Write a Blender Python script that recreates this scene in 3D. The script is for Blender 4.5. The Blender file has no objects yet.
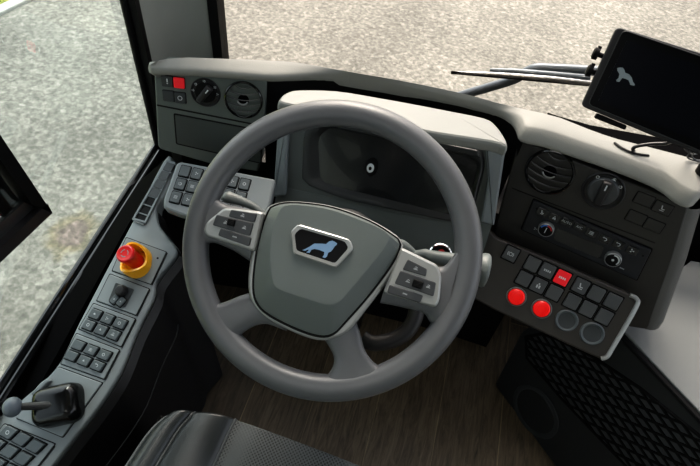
import bpy, bmesh, math, random
from math import sin, cos, pi, radians, atan2, hypot
from mathutils import Vector as V, Matrix
random.seed(7)
sc = bpy.context.scene
COL = sc.collection

# ------------------------------------------------------------------ camera
FPX = 550.0
th, ps, ro = radians(50), radians(9), radians(8)
F = V((-sin(ps)*cos(th), cos(ps)*cos(th), -sin(th)))
R0 = V((cos(ps), sin(ps), 0)); U0 = R0.cross(F)
R = R0*cos(ro)+U0*sin(ro); U = U0*cos(ro)-R0*sin(ro)
def ray(x, y): return F*FPX+R*(x-350)+U*(233-y)
WC = V((0, 0, .80))
CAM = WC-ray(331, 250).normalized()*.83
cd = bpy.data.cameras.new('camera'); cam = bpy.data.objects.new('camera', cd); COL.objects.link(cam)
cam.matrix_world = Matrix(((R.x, U.x, -F.x, CAM.x), (R.y, U.y, -F.y, CAM.y), (R.z, U.z, -F.z, CAM.z), (0, 0, 0, 1)))
cd.sensor_fit = 'HORIZONTAL'; cd.sensor_width = 36; cd.lens = FPX/700*36; cd.clip_start = .02; cd.clip_end = 200
sc.camera = cam
def at(x, y, d): return CAM+ray(x, y).normalized()*d
def hit(x, y, o, n):
    r = ray(x, y); o = V(o); n = V(n)
    return CAM+r*((o-CAM).dot(n)/r.dot(n))
def hz(x, y, z): return hit(x, y, (0, 0, z), (0, 0, 1))

class Plane:                       # a panel: origin, in-panel axes u (along), v (up), normal n
    def __init__(s, o, yaw, elev):
        a, e = radians(yaw), radians(elev)
        s.o = V(o); s.u = V((cos(a), sin(a), 0)); s.n = V((sin(a)*cos(e), -cos(a)*cos(e), sin(e))); s.v = s.n.cross(s.u)
    def l(s, x, y, dz=0):          # where a sight line meets the panel, in panel coordinates
        p = hit(x, y, s.o+s.n*dz, s.n)-s.o
        return (p.dot(s.u), p.dot(s.v))
    def L(s, pts, dz=0): return [s.l(x, y, dz) for x, y in pts]
    def w(s, a, b, c=0): return s.o+s.u*a+s.v*b+s.n*c
HORIZ = Plane((0, 0, 0), 0, 90)

# ------------------------------------------------------------------ 2-D helpers
def area(p): return sum(p[i-1][0]*p[i][1]-p[i][0]*p[i-1][1] for i in range(len(p)))/2
def ccw(p): return list(p) if area(p) > 0 else list(reversed(p))
def rnd(p, r, n=5):
    out = []; m = len(p)
    for i in range(m):
        a, b, c = V(p[i-1]), V(p[i]), V(p[(i+1) % m])
        rr = r[i] if isinstance(r, (list, tuple)) else r
        d1 = a-b; d2 = c-b; k = min(rr, d1.length*.49, d2.length*.49)
        if k < 1e-5: out.append(tuple(b)); continue
        s, e = b+d1.normalized()*k, b+d2.normalized()*k
        for j in range(n+1):
            t = j/n; q = s*(1-t)**2+b*2*t*(1-t)+e*t*t; out.append((q.x, q.y))
    return out
def inset(p, c):
    m = len(p); out = []
    for i in range(m):
        a, b, d = V(p[i-1]), V(p[i]), V(p[(i+1) % m])
        e1 = (b-a); e2 = (d-b)
        e1 = e1.normalized() if e1.length > 1e-9 else V((0, 0)); e2 = e2.normalized() if e2.length > 1e-9 else e1
        n = V((-e1.y-e2.y, e1.x+e2.x)); q = n.length
        if q < 1e-6: out.append(tuple(b)); continue
        n /= q; k = max(.5, n.dot(V((-e1.y, e1.x))))
        out.append((b.x+n.x*c/k, b.y+n.y*c/k))
    return out
def smooth(pts, n=6, closed=False):
    P = [V(p) for p in pts]; m = len(P); out = []
    rng = range(m if closed else m-1)
    for i in rng:
        p1, p2 = P[i], P[(i+1) % m]
        p0 = P[i-1] if (closed or i > 0) else p1*2-p2
        p3 = P[(i+2) % m] if (closed or i+2 < m) else p2*2-p1
        for j in range(n):
            t = j/n
            out.append(.5*((2*p1)+(p2-p0)*t+(2*p0-5*p1+4*p2-p3)*t*t+(3*p1-p0-3*p2+p3)*t**3))
    if not closed: out.append(P[-1])
    return out
def circ(r, n=24, cx=0, cy=0, ry=None, a0=0): return [(cx+r*cos(a0+2*pi*i/n), cy+(ry or r)*sin(a0+2*pi*i/n)) for i in range(n)]
def rect(x0, y0, x1, y1): return [(x0, y0), (x1, y0), (x1, y1), (x0, y1)]
def resample(p, n):                # n points of a closed outline by angle about its centre
    cx = sum(q[0] for q in p)/len(p); cy = sum(q[1] for q in p)/len(p); out = []
    for k in range(n):
        a = 2*pi*k/n; dx, dy = cos(a), sin(a); best = 0
        for i in range(len(p)):
            x1, y1 = p[i-1][0]-cx, p[i-1][1]-cy; x2, y2 = p[i][0]-cx, p[i][1]-cy
            ex, ey = x2-x1, y2-y1; den = dx*ey-dy*ex
            if abs(den) < 1e-12: continue
            t = (x1*ey-y1*ex)/den; s = (x1*dy-y1*dx)/den
            if -1e-6 <= s <= 1+1e-6 and t > best: best = t
        out.append((cx+dx*best, cy+dy*best))
    return out

# ------------------------------------------------------------------ mesh builder
class MB:
    def __init__(s, P=HORIZ): s.P = P; s.vs = []; s.fs = []; s.mi = []
    def add(s, vs, fs, mi=0):
        k = len(s.vs); s.vs += [V(v) for v in vs]; s.fs += [tuple(i+k for i in f) for f in fs]; s.mi += [mi]*len(fs)
    def rings(s, rings, caps=(True, True), mi=0, closed=True):      # rings of world points
        n = len(rings[0]); vs = [p for r in rings for p in r]; fs = []
        for i in range(len(rings)-1):
            for j in range(n if closed else n-1):
                a, b = i*n+j, i*n+(j+1) % n
                fs.append((a, b, b+n, a+n))
        if caps[0]: fs.append(tuple(reversed(range(n))))
        if caps[1]: fs.append(tuple(range((len(rings)-1)*n, len(rings)*n)))
        s.add(vs, fs, mi); return s
    def prism(s, poly, z0, z1, c=0, mi=0, bottom=True):
        p = ccw(poly); R_ = [[s.P.w(x, y, z0) for x, y in p]]
        if c:
            R_.append([s.P.w(x, y, z1-c) for x, y in p]); q = inset(p, c*.35)
            R_.append([s.P.w(x, y, z1-c*.35) for x, y in q]); q = inset(p, c)
            R_.append([s.P.w(x, y, z1) for x, y in q])
        else: R_.append([s.P.w(x, y, z1) for x, y in p])
        return s.rings(R_, (bottom, True), mi)
    def lathe(s, prof, cx=0, cy=0, n=32, mi=0, caps=(True, True), el=1):   # prof: [(r, z)] in panel coordinates
        return s.rings([[s.P.w(cx+r*cos(2*pi*i/n), cy+el*r*sin(2*pi*i/n), z) for i in range(n)] for r, z in prof], caps, mi)
    def tube(s, pts, r, n=10, mi=0, flat=1.0):                       # world path
        pts = [V(p) for p in pts]; m = len(pts); up = None; R_ = []
        for i, p in enumerate(pts):
            t = (pts[min(i+1, m-1)]-pts[max(i-1, 0)]).normalized()
            if up is None: up = V((0, 0, 1)) if abs(t.z) < .9 else V((1, 0, 0))
            x = t.cross(up).normalized(); y = x.cross(t); up = y
            rr = r[i] if isinstance(r, (list, tuple)) else r
            R_.append([p+x*rr*cos(2*pi*k/n)+y*rr*flat*sin(2*pi*k/n) for k in range(n)])
        return s.rings(R_, mi=mi)
    def box(s, x0, y0, z0, x1, y1, z1, mi=0): return s.prism(rect(x0, y0, x1, y1), z0, z1, mi=mi)
    def build(s, name, mat, parent=None, sharp=25, flat=False, **props):
        me = bpy.data.meshes.new(name)
        o0 = V((0, 0, 0))
        if parent is not None: o0 = root_loc(parent)
        elif s.vs:
            o0 = V([sum(v[i] for v in s.vs)/len(s.vs) for i in range(2)]+[min(v[2] for v in s.vs)])
        me.from_pydata([tuple(v-o0) for v in s.vs], [], s.fs)
        for m in (mat if isinstance(mat, (list, tuple)) else [mat]): me.materials.append(m)
        for p, m in zip(me.polygons, s.mi): p.material_index = m
        bm = bmesh.new(); bm.from_mesh(me); bmesh.ops.recalc_face_normals(bm, faces=bm.faces); bm.to_mesh(me); bm.free()
        if not flat:
            me.polygons.foreach_set('use_smooth', [True]*len(me.polygons)); me.set_sharp_from_angle(angle=radians(sharp))
        ob = bpy.data.objects.new(name, me); COL.objects.link(ob)
        if parent is not None: ob.parent = parent; ob['_r'] = tuple(o0)
        else: ob.location = o0; ob['_r'] = tuple(o0)
        for k, v in props.items(): ob[k] = v
        return ob
def root_loc(o): return V(o['_r'])
def thing(name, label, cat, loc, group=None):
    o = bpy.data.objects.new(name, None); COL.objects.link(o); o.location = V(loc); o['_r'] = tuple(V(loc)); o.empty_display_size = .02
    o['label'] = label; o['category'] = cat
    if group: o['group'] = group
    return o
def tag(o, label, cat, group=None):
    o['label'] = label; o['category'] = cat
    if group: o['group'] = group
    return o
def text_mesh(mb, txt, P, cx, cy, z, size, ang=0, mi=0):
    cu = bpy.data.curves.new('t', 'FONT'); cu.body = txt; cu.size = size; cu.align_x = 'CENTER'; cu.align_y = 'CENTER'; cu.resolution_u = 2
    ob = bpy.data.objects.new('t', cu); COL.objects.link(ob)
    me = bpy.data.meshes.new_from_object(ob.evaluated_get(bpy.context.evaluated_depsgraph_get()))
    ca, sa = cos(ang), sin(ang)
    mb.add([P.w(cx+v.co.x*ca-v.co.y*sa, cy+v.co.x*sa+v.co.y*ca, z) for v in me.vertices], [tuple(p.vertices) for p in me.polygons], mi)
    bpy.data.objects.remove(ob); bpy.data.curves.remove(cu); bpy.data.meshes.remove(me)

# ------------------------------------------------------------------ materials
def lin(c): return tuple(((x/255+.055)/1.055)**2.4 if x/255 > .04045 else x/255/12.92 for x in c)+(1,)
def mat(name, rgb, rough=.5, metal=0, bump=0, scale=900, var=0, vscale=8, spec=.5, emit=0, coat=0):
    m = bpy.data.materials.new(name); m.use_nodes = True; nt = m.node_tree; b = nt.nodes['Principled BSDF']
    c = lin(rgb); b.inputs['Base Color'].default_value = c; b.inputs['Roughness'].default_value = rough; b.inputs['Metallic'].default_value = metal
    b.inputs['Specular IOR Level'].default_value = spec; b.inputs['Coat Weight'].default_value = coat
    if emit: b.inputs['Emission Color'].default_value = c; b.inputs['Emission Strength'].default_value = emit
    tc = nt.nodes.new('ShaderNodeTexCoord')
    n = nt.nodes.new('ShaderNodeTexNoise'); n.inputs['Scale'].default_value = vscale; n.inputs['Detail'].default_value = 5
    nt.links.new(tc.outputs['Object'], n.inputs['Vector'])
    v = max(var, .04); mr = nt.nodes.new('ShaderNodeMapRange'); mr.inputs['To Min'].default_value = max(.02, rough-v); mr.inputs['To Max'].default_value = min(1, rough+v)
    nt.links.new(n.outputs['Fac'], mr.inputs['Value']); nt.links.new(mr.outputs['Result'], b.inputs['Roughness'])
    if bump:
        n2 = nt.nodes.new('ShaderNodeTexNoise'); n2.inputs['Scale'].default_value = scale; n2.inputs['Detail'].default_value = 2
        nt.links.new(tc.outputs['Object'], n2.inputs['Vector'])
        bp = nt.nodes.new('ShaderNodeBump'); bp.inputs['Strength'].default_value = bump; bp.inputs['Distance'].default_value = .001
        nt.links.new(n2.outputs['Fac'], bp.inputs['Height']); nt.links.new(bp.outputs['Normal'], b.inputs['Normal'])
    return m
M = dict(
 top=mat('dash_top_grey', (136, 136, 131), .55, bump=.5, scale=700),
 face=mat('dash_face_grey', (86, 93, 90), .5, bump=.35),
 facer=mat('dash_face_dark', (43, 42, 40), .5, bump=.35),
 hood=mat('hood_grey', (126, 128, 125), .5, bump=.3),
 bin=mat('binnacle_grey', (84, 89, 88), .5, bump=.25),
 bezel=mat('bezel_dark', (42, 44, 45), .4, bump=.2),
 screen=mat('display_glass', (30, 32, 33), .22, coat=.3),
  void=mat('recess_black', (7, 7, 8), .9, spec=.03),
 slat=mat('slat_black', (46, 48, 50), .3),
 dome=mat('dome_black', (10, 11, 12), .2),
 dark=mat('dark_plastic', (24, 24, 26), .5, bump=.3),
 black=mat('black_plastic', (8, 8, 9), .5, bump=.2, spec=.2),
 gloss=mat('gloss_black', (7, 8, 10), .14, coat=.4),
 rubber=mat('black_rubber', (9, 9, 11), .55, spec=.2),
 rim=mat('rim_leatherette', (84, 86, 89), .32, bump=.25, scale=1200),
 pad=mat('wheel_pad_grey', (94, 101, 100), .42, bump=.25, scale=1200),
 padd=mat('wheel_pad_dark', (54, 57, 60), .42, bump=.2),
 silver=mat('satin_silver', (150, 152, 151), .4, metal=.55),
 chrome=mat('chrome', (215, 216, 218), .12, metal=1),
 key=mat('key_dark', (52, 56, 58), .45, bump=.2),
 keyb=mat('key_mid', (68, 71, 73), .4, bump=.2),
 keyc=mat('key_grey', (78, 85, 88), .45, bump=.2),
 console=mat('console_grey', (118, 125, 128), .48, bump=.35),
 white=mat('icon_white', (205, 210, 212), .5),
 icond=mat('icon_dim', (172, 177, 180), .5),
 red=mat('red_switch', (222, 24, 38), .35, emit=.15),
 redl=mat('red_lens', (222, 8, 6), .3, emit=.3),
 lensd=mat('lens_dark', (150, 6, 6), .3, emit=.1),
 rede=mat('red_stop', (205, 28, 30), .35, coat=.3),
 yellow=mat('yellow_guard', (236, 168, 10), .35, coat=.2),
 ball=mat('ball_grey', (88, 96, 104), .4, bump=.2),
 leather=mat('black_leather', (40, 44, 46), .33, bump=.25, scale=700, var=.03, vscale=3),
 piping=mat('seam_grey', (70, 74, 76), .5),
 lion=mat('lion_steel', (110, 140, 170), .35, metal=.3),
 lions=mat('lion_grey', (128, 138, 142), .5),
 tscreen=mat('tablet_screen', (12, 14, 20), .3, spec=.1), tglass=mat('tablet_glass', (8, 9, 11), .3, spec=.12),
 blue=mat('dial_blue', (60, 120, 210), .4), dred=mat('dial_red', (215, 50, 50), .4),
 pillar=mat('pillar_grey', (135, 138, 134), .6, bump=.3),
 boxtop=mat('platform_grey', (104, 107, 107), .6, bump=.3, var=.1, vscale=6),
 boxface=mat('heater_dark', (33, 36, 38), .5, bump=.3),
 kerb=mat('kerb_stone', (178, 178, 172), .8, bump=.6, scale=60),
 cable=mat('cable_black', (14, 14, 15), .35),
 alu=mat('wiper_metal', (84, 92, 100), .35, metal=.3), blade=mat('blade_metal', (150, 152, 155), .25, metal=.7),
)
def nodes(name):
    m = bpy.data.materials.new(name); m.use_nodes = True; nt = m.node_tree; return m, nt, nt.nodes['Principled BSDF'], nt.nodes, nt.links
def ramp(N, stops):
    r = N.new('ShaderNodeValToRGB'); e = r.color_ramp.elements
    e[0].position, e[0].color = stops[0][0], lin(stops[0][1]); e[1].position, e[1].color = stops[-1][0], lin(stops[-1][1])
    for p, c in stops[1:-1]: q = e.new(p); q.color = lin(c)
    return r
# asphalt with light aggregate
m, nt, b, N, K = nodes('asphalt'); tc = N.new('ShaderNodeTexCoord')
n1 = N.new('ShaderNodeTexNoise'); n1.inputs['Scale'].default_value = 42; n1.inputs['Detail'].default_value = 3; n1.inputs['Roughness'].default_value = .6
n2 = N.new('ShaderNodeTexNoise'); n2.inputs['Scale'].default_value = 1.3; n2.inputs['Detail'].default_value = 4
vo = N.new('ShaderNodeTexVoronoi'); vo.inputs['Scale'].default_value = 42
for q in (n1, n2, vo): K.new(tc.outputs['Object'], q.inputs['Vector'])
r1 = ramp(N, [(.30, (104, 104, 98)), (.5, (140, 139, 131)), (.72, (188, 185, 177))]); K.new(n1.outputs['Fac'], r1.inputs[0])
sx_ = N.new('ShaderNodeSeparateColor'); K.new(vo.outputs['Color'], sx_.inputs[0]); r2 = ramp(N, [(0, (108, 108, 102)), (.45, (138, 137, 130)), (.8, (158, 155, 147)), (1, (200, 196, 187))]); K.new(sx_.outputs[0], r2.inputs[0])
mx = N.new('ShaderNodeMix'); mx.data_type = 'RGBA'; mx.inputs['Factor'].default_value = .4; K.new(r1.outputs[0], mx.inputs['A']); K.new(r2.outputs[0], mx.inputs['B'])
r3 = ramp(N, [(.3, (184, 184, 184)), (.7, (220, 220, 220))]); K.new(n2.outputs['Fac'], r3.inputs[0])
m2 = N.new('ShaderNodeMix'); m2.data_type = 'RGBA'; m2.blend_type = 'MULTIPLY'; m2.inputs['Factor'].default_value = 1
K.new(mx.outputs['Result'], m2.inputs['A']); K.new(r3.outputs[0], m2.inputs['B'])
sp = hz(73, 235, -.45); vm = N.new('ShaderNodeVectorMath'); vm.operation = 'DISTANCE'; K.new(tc.outputs['Object'], vm.inputs[0]); vm.inputs[1].default_value = (sp.x, sp.y-4, .1)
n3 = N.new('ShaderNodeTexNoise'); n3.inputs['Scale'].default_value = 9; K.new(tc.outputs['Object'], n3.inputs['Vector'])
ad = N.new('ShaderNodeMath'); ad.operation = 'MULTIPLY_ADD'; K.new(n3.outputs['Fac'], ad.inputs[0]); ad.inputs[1].default_value = .18; K.new(vm.outputs['Value'], ad.inputs[2])
r4 = ramp(N, [(.0, (230, 190, 188)), (.13, (228, 188, 186)), (.17, (245, 225, 165)), (.22, (255, 255, 255))]); K.new(ad.outputs[0], r4.inputs[0])
m3 = N.new('ShaderNodeMix'); m3.data_type = 'RGBA'; m3.blend_type = 'MULTIPLY'; m3.inputs['Factor'].default_value = .5
K.new(m2.outputs['Result'], m3.inputs['A']); K.new(r4.outputs[0], m3.inputs['B']); K.new(m3.outputs['Result'], b.inputs['Base Color'])
b.inputs['Roughness'].default_value = .9; bp = N.new('ShaderNodeBump'); bp.inputs['Distance'].default_value = .01; bp.inputs['Strength'].default_value = .3
K.new(n1.outputs['Fac'], bp.inputs['Height']); K.new(bp.outputs['Normal'], b.inputs['Normal']); M['asphalt'] = m
# grass
m, nt, b, N, K = nodes('grass_green'); tc = N.new('ShaderNodeTexCoord'); n1 = N.new('ShaderNodeTexNoise'); n1.inputs['Scale'].default_value = 20
K.new(tc.outputs['Object'], n1.inputs['Vector']); r1 = ramp(N, [(.3, (70, 84, 20)), (.7, (172, 180, 60))]); K.new(n1.outputs['Fac'], r1.inputs[0]); K.new(r1.outputs[0], b.inputs['Base Color']); b.inputs['Roughness'].default_value = .8; M['grass'] = m
# wood plank vinyl
m, nt, b, N, K = nodes('wood_plank_vinyl'); tc = N.new('ShaderNodeTexCoord'); mp = N.new('ShaderNodeMapping')
mp.inputs['Rotation'].default_value = (0, 0, radians(90)); mp.inputs['Location'].default_value = (.06, .035, 0); K.new(tc.outputs['Object'], mp.inputs['Vector'])
br = N.new('ShaderNodeTexBrick'); br.inputs['Scale'].default_value = 1; br.inputs['Brick Width'].default_value = .9; br.inputs['Row Height'].default_value = .17
br.inputs['Mortar Size'].default_value = .0012; br.inputs['Color1'].default_value = lin((82, 73, 62)); br.inputs['Color2'].default_value = lin((118, 105, 86)); br.inputs['Mortar'].default_value = lin((150, 136, 110)); br.offset = .37
K.new(mp.outputs[0], br.inputs['Vector'])
mp2 = N.new('ShaderNodeMapping'); mp2.inputs['Scale'].default_value = (9, 1, 1); K.new(tc.outputs['Object'], mp2.inputs['Vector'])
n1 = N.new('ShaderNodeTexNoise'); n1.inputs['Scale'].default_value = 9; n1.inputs['Detail'].default_value = 8; n1.inputs['Roughness'].default_value = .7; n1.inputs['Distortion'].default_value = 1.2; K.new(mp2.outputs[0], n1.inputs['Vector'])
r1 = ramp(N, [(.3, (110, 105, 100)), (.55, (220, 215, 205)), (.75, (255, 255, 255))]); K.new(n1.outputs['Fac'], r1.inputs[0])
m2 = N.new('ShaderNodeMix'); m2.data_type = 'RGBA'; m2.blend_type = 'MULTIPLY'; m2.inputs['Factor'].default_value = 1; K.new(br.outputs['Color'], m2.inputs['A']); K.new(r1.outputs[0], m2.inputs['B'])
K.new(m2.outputs['Result'], b.inputs['Base Color']); b.inputs['Roughness'].default_value = .5; M['wood'] = m
# perforated seat fabric
m, nt, b, N, K = nodes('perforated_fabric'); tc = N.new('ShaderNodeTexCoord'); mp = N.new('ShaderNodeMapping'); mp.inputs['Rotation'].default_value = (0, 0, radians(45)); K.new(tc.outputs['Object'], mp.inputs['Vector'])
vo = N.new('ShaderNodeTexVoronoi'); vo.inputs['Scale'].default_value = 210; vo.inputs['Randomness'].default_value = 0; K.new(mp.outputs[0], vo.inputs['Vector'])
r1 = ramp(N, [(.22, (22, 24, 25)), (.42, (74, 78, 79))]); K.new(vo.outputs['Distance'], r1.inputs[0]); K.new(r1.outputs[0], b.inputs['Base Color']); b.inputs['Roughness'].default_value = .65
bp = N.new('ShaderNodeBump'); bp.inputs['Distance'].default_value = .001; K.new(vo.outputs['Distance'], bp.inputs['Height']); K.new(bp.outputs['Normal'], b.inputs['Normal']); M['fabric'] = m
def glass(name, tint):
    m = bpy.data.materials.new(name); m.use_nodes = True; nt = m.node_tree; nt.nodes.remove(nt.nodes['Principled BSDF']); o = nt.nodes['Material Output']
    t = nt.nodes.new('ShaderNodeBsdfTransparent'); t.inputs[0].default_value = lin(tint); g = nt.nodes.new('ShaderNodeBsdfGlossy'); g.inputs['Roughness'].default_value = .02
    fr = nt.nodes.new('ShaderNodeFresnel'); fr.inputs[0].default_value = 1.35; x = nt.nodes.new('ShaderNodeMixShader')
    ge = nt.nodes.new('ShaderNodeNewGeometry'); mu = nt.nodes.new('ShaderNodeMath'); mu.operation = 'MULTIPLY'; mu.inputs[1].default_value = .3
    nt.links.new(fr.outputs[0], mu.inputs[0]); nt.links.new(mu.outputs[0], x.inputs[0]); nt.links.new(t.outputs[0], x.inputs[1]); nt.links.new(g.outputs[0], x.inputs[2]); nt.links.new(x.outputs[0], o.inputs[0]); return m
M['glassl'] = glass('side_glass', (246, 250, 247)); M['glassf'] = glass('windscreen_glass', (250, 246, 241))

# ------------------------------------------------------------------ the setting
S = dict(kind='structure')
MB().prism(rect(-14, -8, 14, 16), -.55, -.45).build('ground', M['asphalt'], **S)
k1, k2 = hz(0, 15, -.45), hz(31, 0, -.45)
kd = (k2-k1).normalized(); kn = V((-kd.y, kd.x, 0))
def strip(a, b): return [tuple((k1-kd*9+kn*a).xy), tuple((k1+kd*12+kn*a).xy), tuple((k1+kd*12+kn*b).xy), tuple((k1-kd*9+kn*b).xy)]
tag(MB().prism(strip(-.01, .07), -.45, -.43, .008).build('kerb', M['kerb']), 'pale kerb line at the edge of the asphalt beside the grass', 'kerb')
gb = MB(); gb.prism(strip(.075, 3.5), -.45, -.435)
for i in range(2500):
    p = k1+kd*random.uniform(-1.5, 1.8)+kn*random.uniform(.08, .8); h = random.uniform(.02, .06); a = random.uniform(0, pi); d = V((cos(a), sin(a), 0))*.006
    q = V((p.x, p.y, -.44)); gb.add([q-d, q+d, q+V((random.uniform(-.02, .02), random.uniform(-.02, .02), h))], [(0, 1, 2)])
g = gb.build('grass', M['grass'], kind='stuff'); g['label'] = 'short sunlit grass beyond the kerb at the far corner'; g['category'] = 'grass'
MB().prism(rect(-.62, -1.5, 2.0, .62), -.05, 0).build('floor', M['wood'], **S)
WX = -.56
def prism_y(poly_yz, x0, x1):      # polygon in y,z extruded along x
    mb = MB(); p = ccw(poly_yz); mb.rings([[V((x0, y, z)) for y, z in p], [V((x1, y, z)) for y, z in p]]); return mb
s0, s1 = hit(0, 390, (WX, 0, 0), (1, 0, 0)), hit(155, 150, (WX, 0, 0), (1, 0, 0))
sl = (s1.z-s0.z)/(s1.y-s0.y)
def sill(y): return s0.z+(y-s0.y)*sl
prism_y([(-1.5, -.45), (.47, -.45), (.47, sill(.47)-.012), (-1.5, sill(-1.5)-.012)], WX-.012, WX).build('wall_left', M['black'], **S)
tb = MB()   # window gasket: two ridges along the sill
for dx, dz, r in ((-.006, -.004, .008), (.010, -.008, .008)):
    tb.tube([V((WX+dx, y, sill(y)+dz)) for y in (-1.5, -.6, -.2, .1, .47)], r, 12)
tb.build('trim_1', M['gloss'], **S)
py = .425
fr = MB(); fr.prism(rect(WX-.012, py, WX+.02, py+.05), .42, 2.0, .006); fr.tube([V((WX-.004, py-.002, .45)), V((WX-.004, py-.002, 2))], .008)
fr.build('trim_2', M['rubber'], **S)
wb = MB(); wb.rings([[V((WX-.006, -1.5, sill(-1.5))), V((WX-.006, py, sill(py))), V((WX-.006, py, 1.95)), V((WX-.006, -1.5, 1.95))], [V((WX-.009, -1.5, sill(-1.5))), V((WX-.009, py, sill(py))), V((WX-.009, py, 1.95)), V((WX-.009, -1.5, 1.95))]])
wb.build('window_1', M['glassl'], **S)
# corner pillar between side window and windscreen
pl = MB(); cv = smooth([(WX+.02, .44), (WX+.03, .50), (WX+.06, .545), (-.455, .575)], 6)
outer = [tuple(p) for p in cv]+[(-.455, .60), (WX-.012, .60), (WX-.012, .44)]
pl.prism(outer, .3, 2.0); pl.build('trim_3', M['pillar'], **S)
fy = .575
MB().prism(rect(-.457, fy-.006, -.433, fy+.03), .3, 2.0, .004).build('trim_4', M['rubber'], **S)
MB().rings([[V((-.433, fy+.01, .55)), V((2.0, fy+.01, .55)), V((2.0, fy+.01, 1.95)), V((-.433, fy+.01, 1.95))], [V((-.433, fy+.014, .55)), V((2.0, fy+.014, .55)), V((2.0, fy+.014, 1.95)), V((-.433, fy+.014, 1.95))]]).build('window_2', M['glassf'], **S)
MB().prism(rect(-.62, .60, 2.0, .66), -.45, .60).build('wall_front', M['black'], **S)

MB().prism(rect(-.66, -1.5, 2.05, .30), 1.98, 2.04).build('ceiling', M['pillar'], **S)
MB().prism(rect(-.66, -1.56, 2.05, -1.5), -.05, 2.0).build('wall_back', M['pillar'], **S)
# ------------------------------------------------------------------ small graphic marks
def icon(mb, P, cx, cy, z, s, kind, mi=1, ang=0):
    ca, sa = cos(ang), sin(ang)
    def T(pts): return [P.w(cx+(x*ca-y*sa)*s, cy+(x*sa+y*ca)*s, z) for x, y in pts]
    def poly(pts): mb.add(T(pts), [tuple(range(len(pts)))], mi)
    def ring(r0, r1, a0=0, a1=2*pi, n=14, ox=0, oy=0):
        for i in range(n):
            a, b_ = a0+(a1-a0)*i/n, a0+(a1-a0)*(i+1)/n
            poly([(ox+r0*cos(a), oy+r0*sin(a)), (ox+r1*cos(a), oy+r1*sin(a)), (ox+r1*cos(b_), oy+r1*sin(b_)), (ox+r0*cos(b_), oy+r0*sin(b_))])
    if kind == 'ring': ring(.28, .42)
    elif kind == 'lamp': ring(.25, .4, -.6*pi, .6*pi); poly(rect(-.5, .1, -.15, .22)); poly(rect(-.5, -.22, -.15, -.1))
    elif kind == 'up': poly([(-.35, -.2), (.35, -.2), (0, .35)])
    elif kind == 'down': poly([(-.35, .25), (.35, .25), (0, -.3)])
    elif kind == 'bars': [poly(rect(-.45, y, .45, y+.13)) for y in (-.35, -.06, .23)]
    elif kind == 'dots': [poly(rect(x, -.16, x+.18, .16)) for x in (-.5, -.22, .06, .34)]
    elif kind == 'door': ring(.0, .12, ox=0, oy=.3); poly(rect(-.3, -.4, -.06, .1)); poly(rect(.06, -.4, .3, .1))
    elif kind == 'brake': ring(.2, .31); ring(.4, .5, -.7, .7); ring(.4, .5, pi-.7, pi+.7)
    elif kind == 'fan': [poly([(0, 0), (.45*cos(a-.35), .45*sin(a-.35)), (.45*cos(a+.35), .45*sin(a+.35))]) for a in (0, 2.1, 4.2)]
    elif kind == 'seat': poly([(-.3, .45), (-.12, .45), (0, -.05), (.35, -.05), (.35, -.2), (-.12, -.2)]); poly(rect(-.3, -.45, .35, -.33))
    elif kind == 'turn': ring(.25, .38, -pi/2, pi/2); poly(rect(-.4, .25, 0, .38)); poly([(-.35, .1), (-.35, .53), (-.6, .31)])
    elif kind == 'wave': ring(.3, .42, .3, 2.2); poly(rect(-.5, -.3, .5, -.15)); poly(rect(-.35, -.05, .2, .08))
    elif kind == 'mark': poly(rect(-.1, -.1, .1, .5)); poly(rect(-.1, -.4, .1, -.22))
def quad_key(name, P, c, hw, hh, mat_, parent, z0=0, z1=.004, ic=None, isz=.5, icm='white', ang=0, ch=.0012, vdir=None, r=.0028, bed=1.2, **pr):
    # key with half sizes hw, hh, turned by ang in the panel
    ca, sa = cos(ang), sin(ang)
    vx, vy = vdir if vdir else (-sa, ca)
    pts = [(c[0]+a*hw*ca+b_*hh*vx, c[1]+a*hw*sa+b_*hh*vy) for a, b_ in ((-1, -1), (1, -1), (1, 1), (-1, 1))]
    ch = min(ch, .0013); mb = MB(P); mb.prism(rnd(pts, r, 4), z0, z1, ch)
    if bed: mb.prism(rnd([(c[0]+(x-c[0])*bed, c[1]+(y-c[1])*bed) for x, y in pts], r, 3), z0, z0+.0007, mi=2)
    if ic: icon(mb, P, c[0], c[1], z1+.0002, 2*min(hw, hh)*isz, ic, 1, ang)
    return mb.build(name, [M[mat_], M[icm], M['black']], parent, **pr)

# ------------------------------------------------------------------ dashboard planes
LD = Plane(hz(210, 76, .80)-V((0, .004, 0)), 12, 15)
RD = Plane(hz(590, 163, .80)-V((0, .004, 0)), -13, 15)
LD.o += LD.n*-.008; RD.o += RD.n*-.008

# top cover
inner = [(150, 67), (153, 73), (200, 75.5), (264, 80.5), (285, 80.5), (316, 79), (344, 80), (380, 85.8), (417, 94), (446, 100.5), (474, 107.5), (494, 113.5), (508.6, 121.5), (516, 131), (521, 141), (545, 147), (571, 156), (614, 171), (655, 188), (676, 203), (690, 207), (699, 199)]
outer_ = [(735, 176), (720, 168), (690, 158), (640, 145), (612, 138), (590, 130), (560, 118), (543, 113.5), (520, 108.6), (497, 103), (468.6, 95), (446, 90), (417, 84), (388.6, 78.6), (360, 74), (338, 70), (310, 65), (290, 62), (240, 59.5), (200, 58), (180, 57.5), (160, 60)]
ol = ccw([tuple(hz(x, y, .80).xy) for x, y in inner]+[tuple(hz(x, y, .82).xy) for x, y in outer_])
dash = thing('dashboard', 'grey wraparound dashboard cover along the windscreen, behind the steering wheel', 'dashboard', (.05, .38, .3))
tm = MB(); R_ = []
def ox_y(x):
    q = sorted(outer_)
    for (x1, y1), (x2, y2) in zip(q, q[1:]):
        if x1 <= x <= x2: return y1+(y2-y1)*(x-x1)/(x2-x1)
    return q[0][1]+.5*(q[0][0]-x) if x < q[0][0] else q[-1][1]
innl = smooth(inner, 3)
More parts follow.
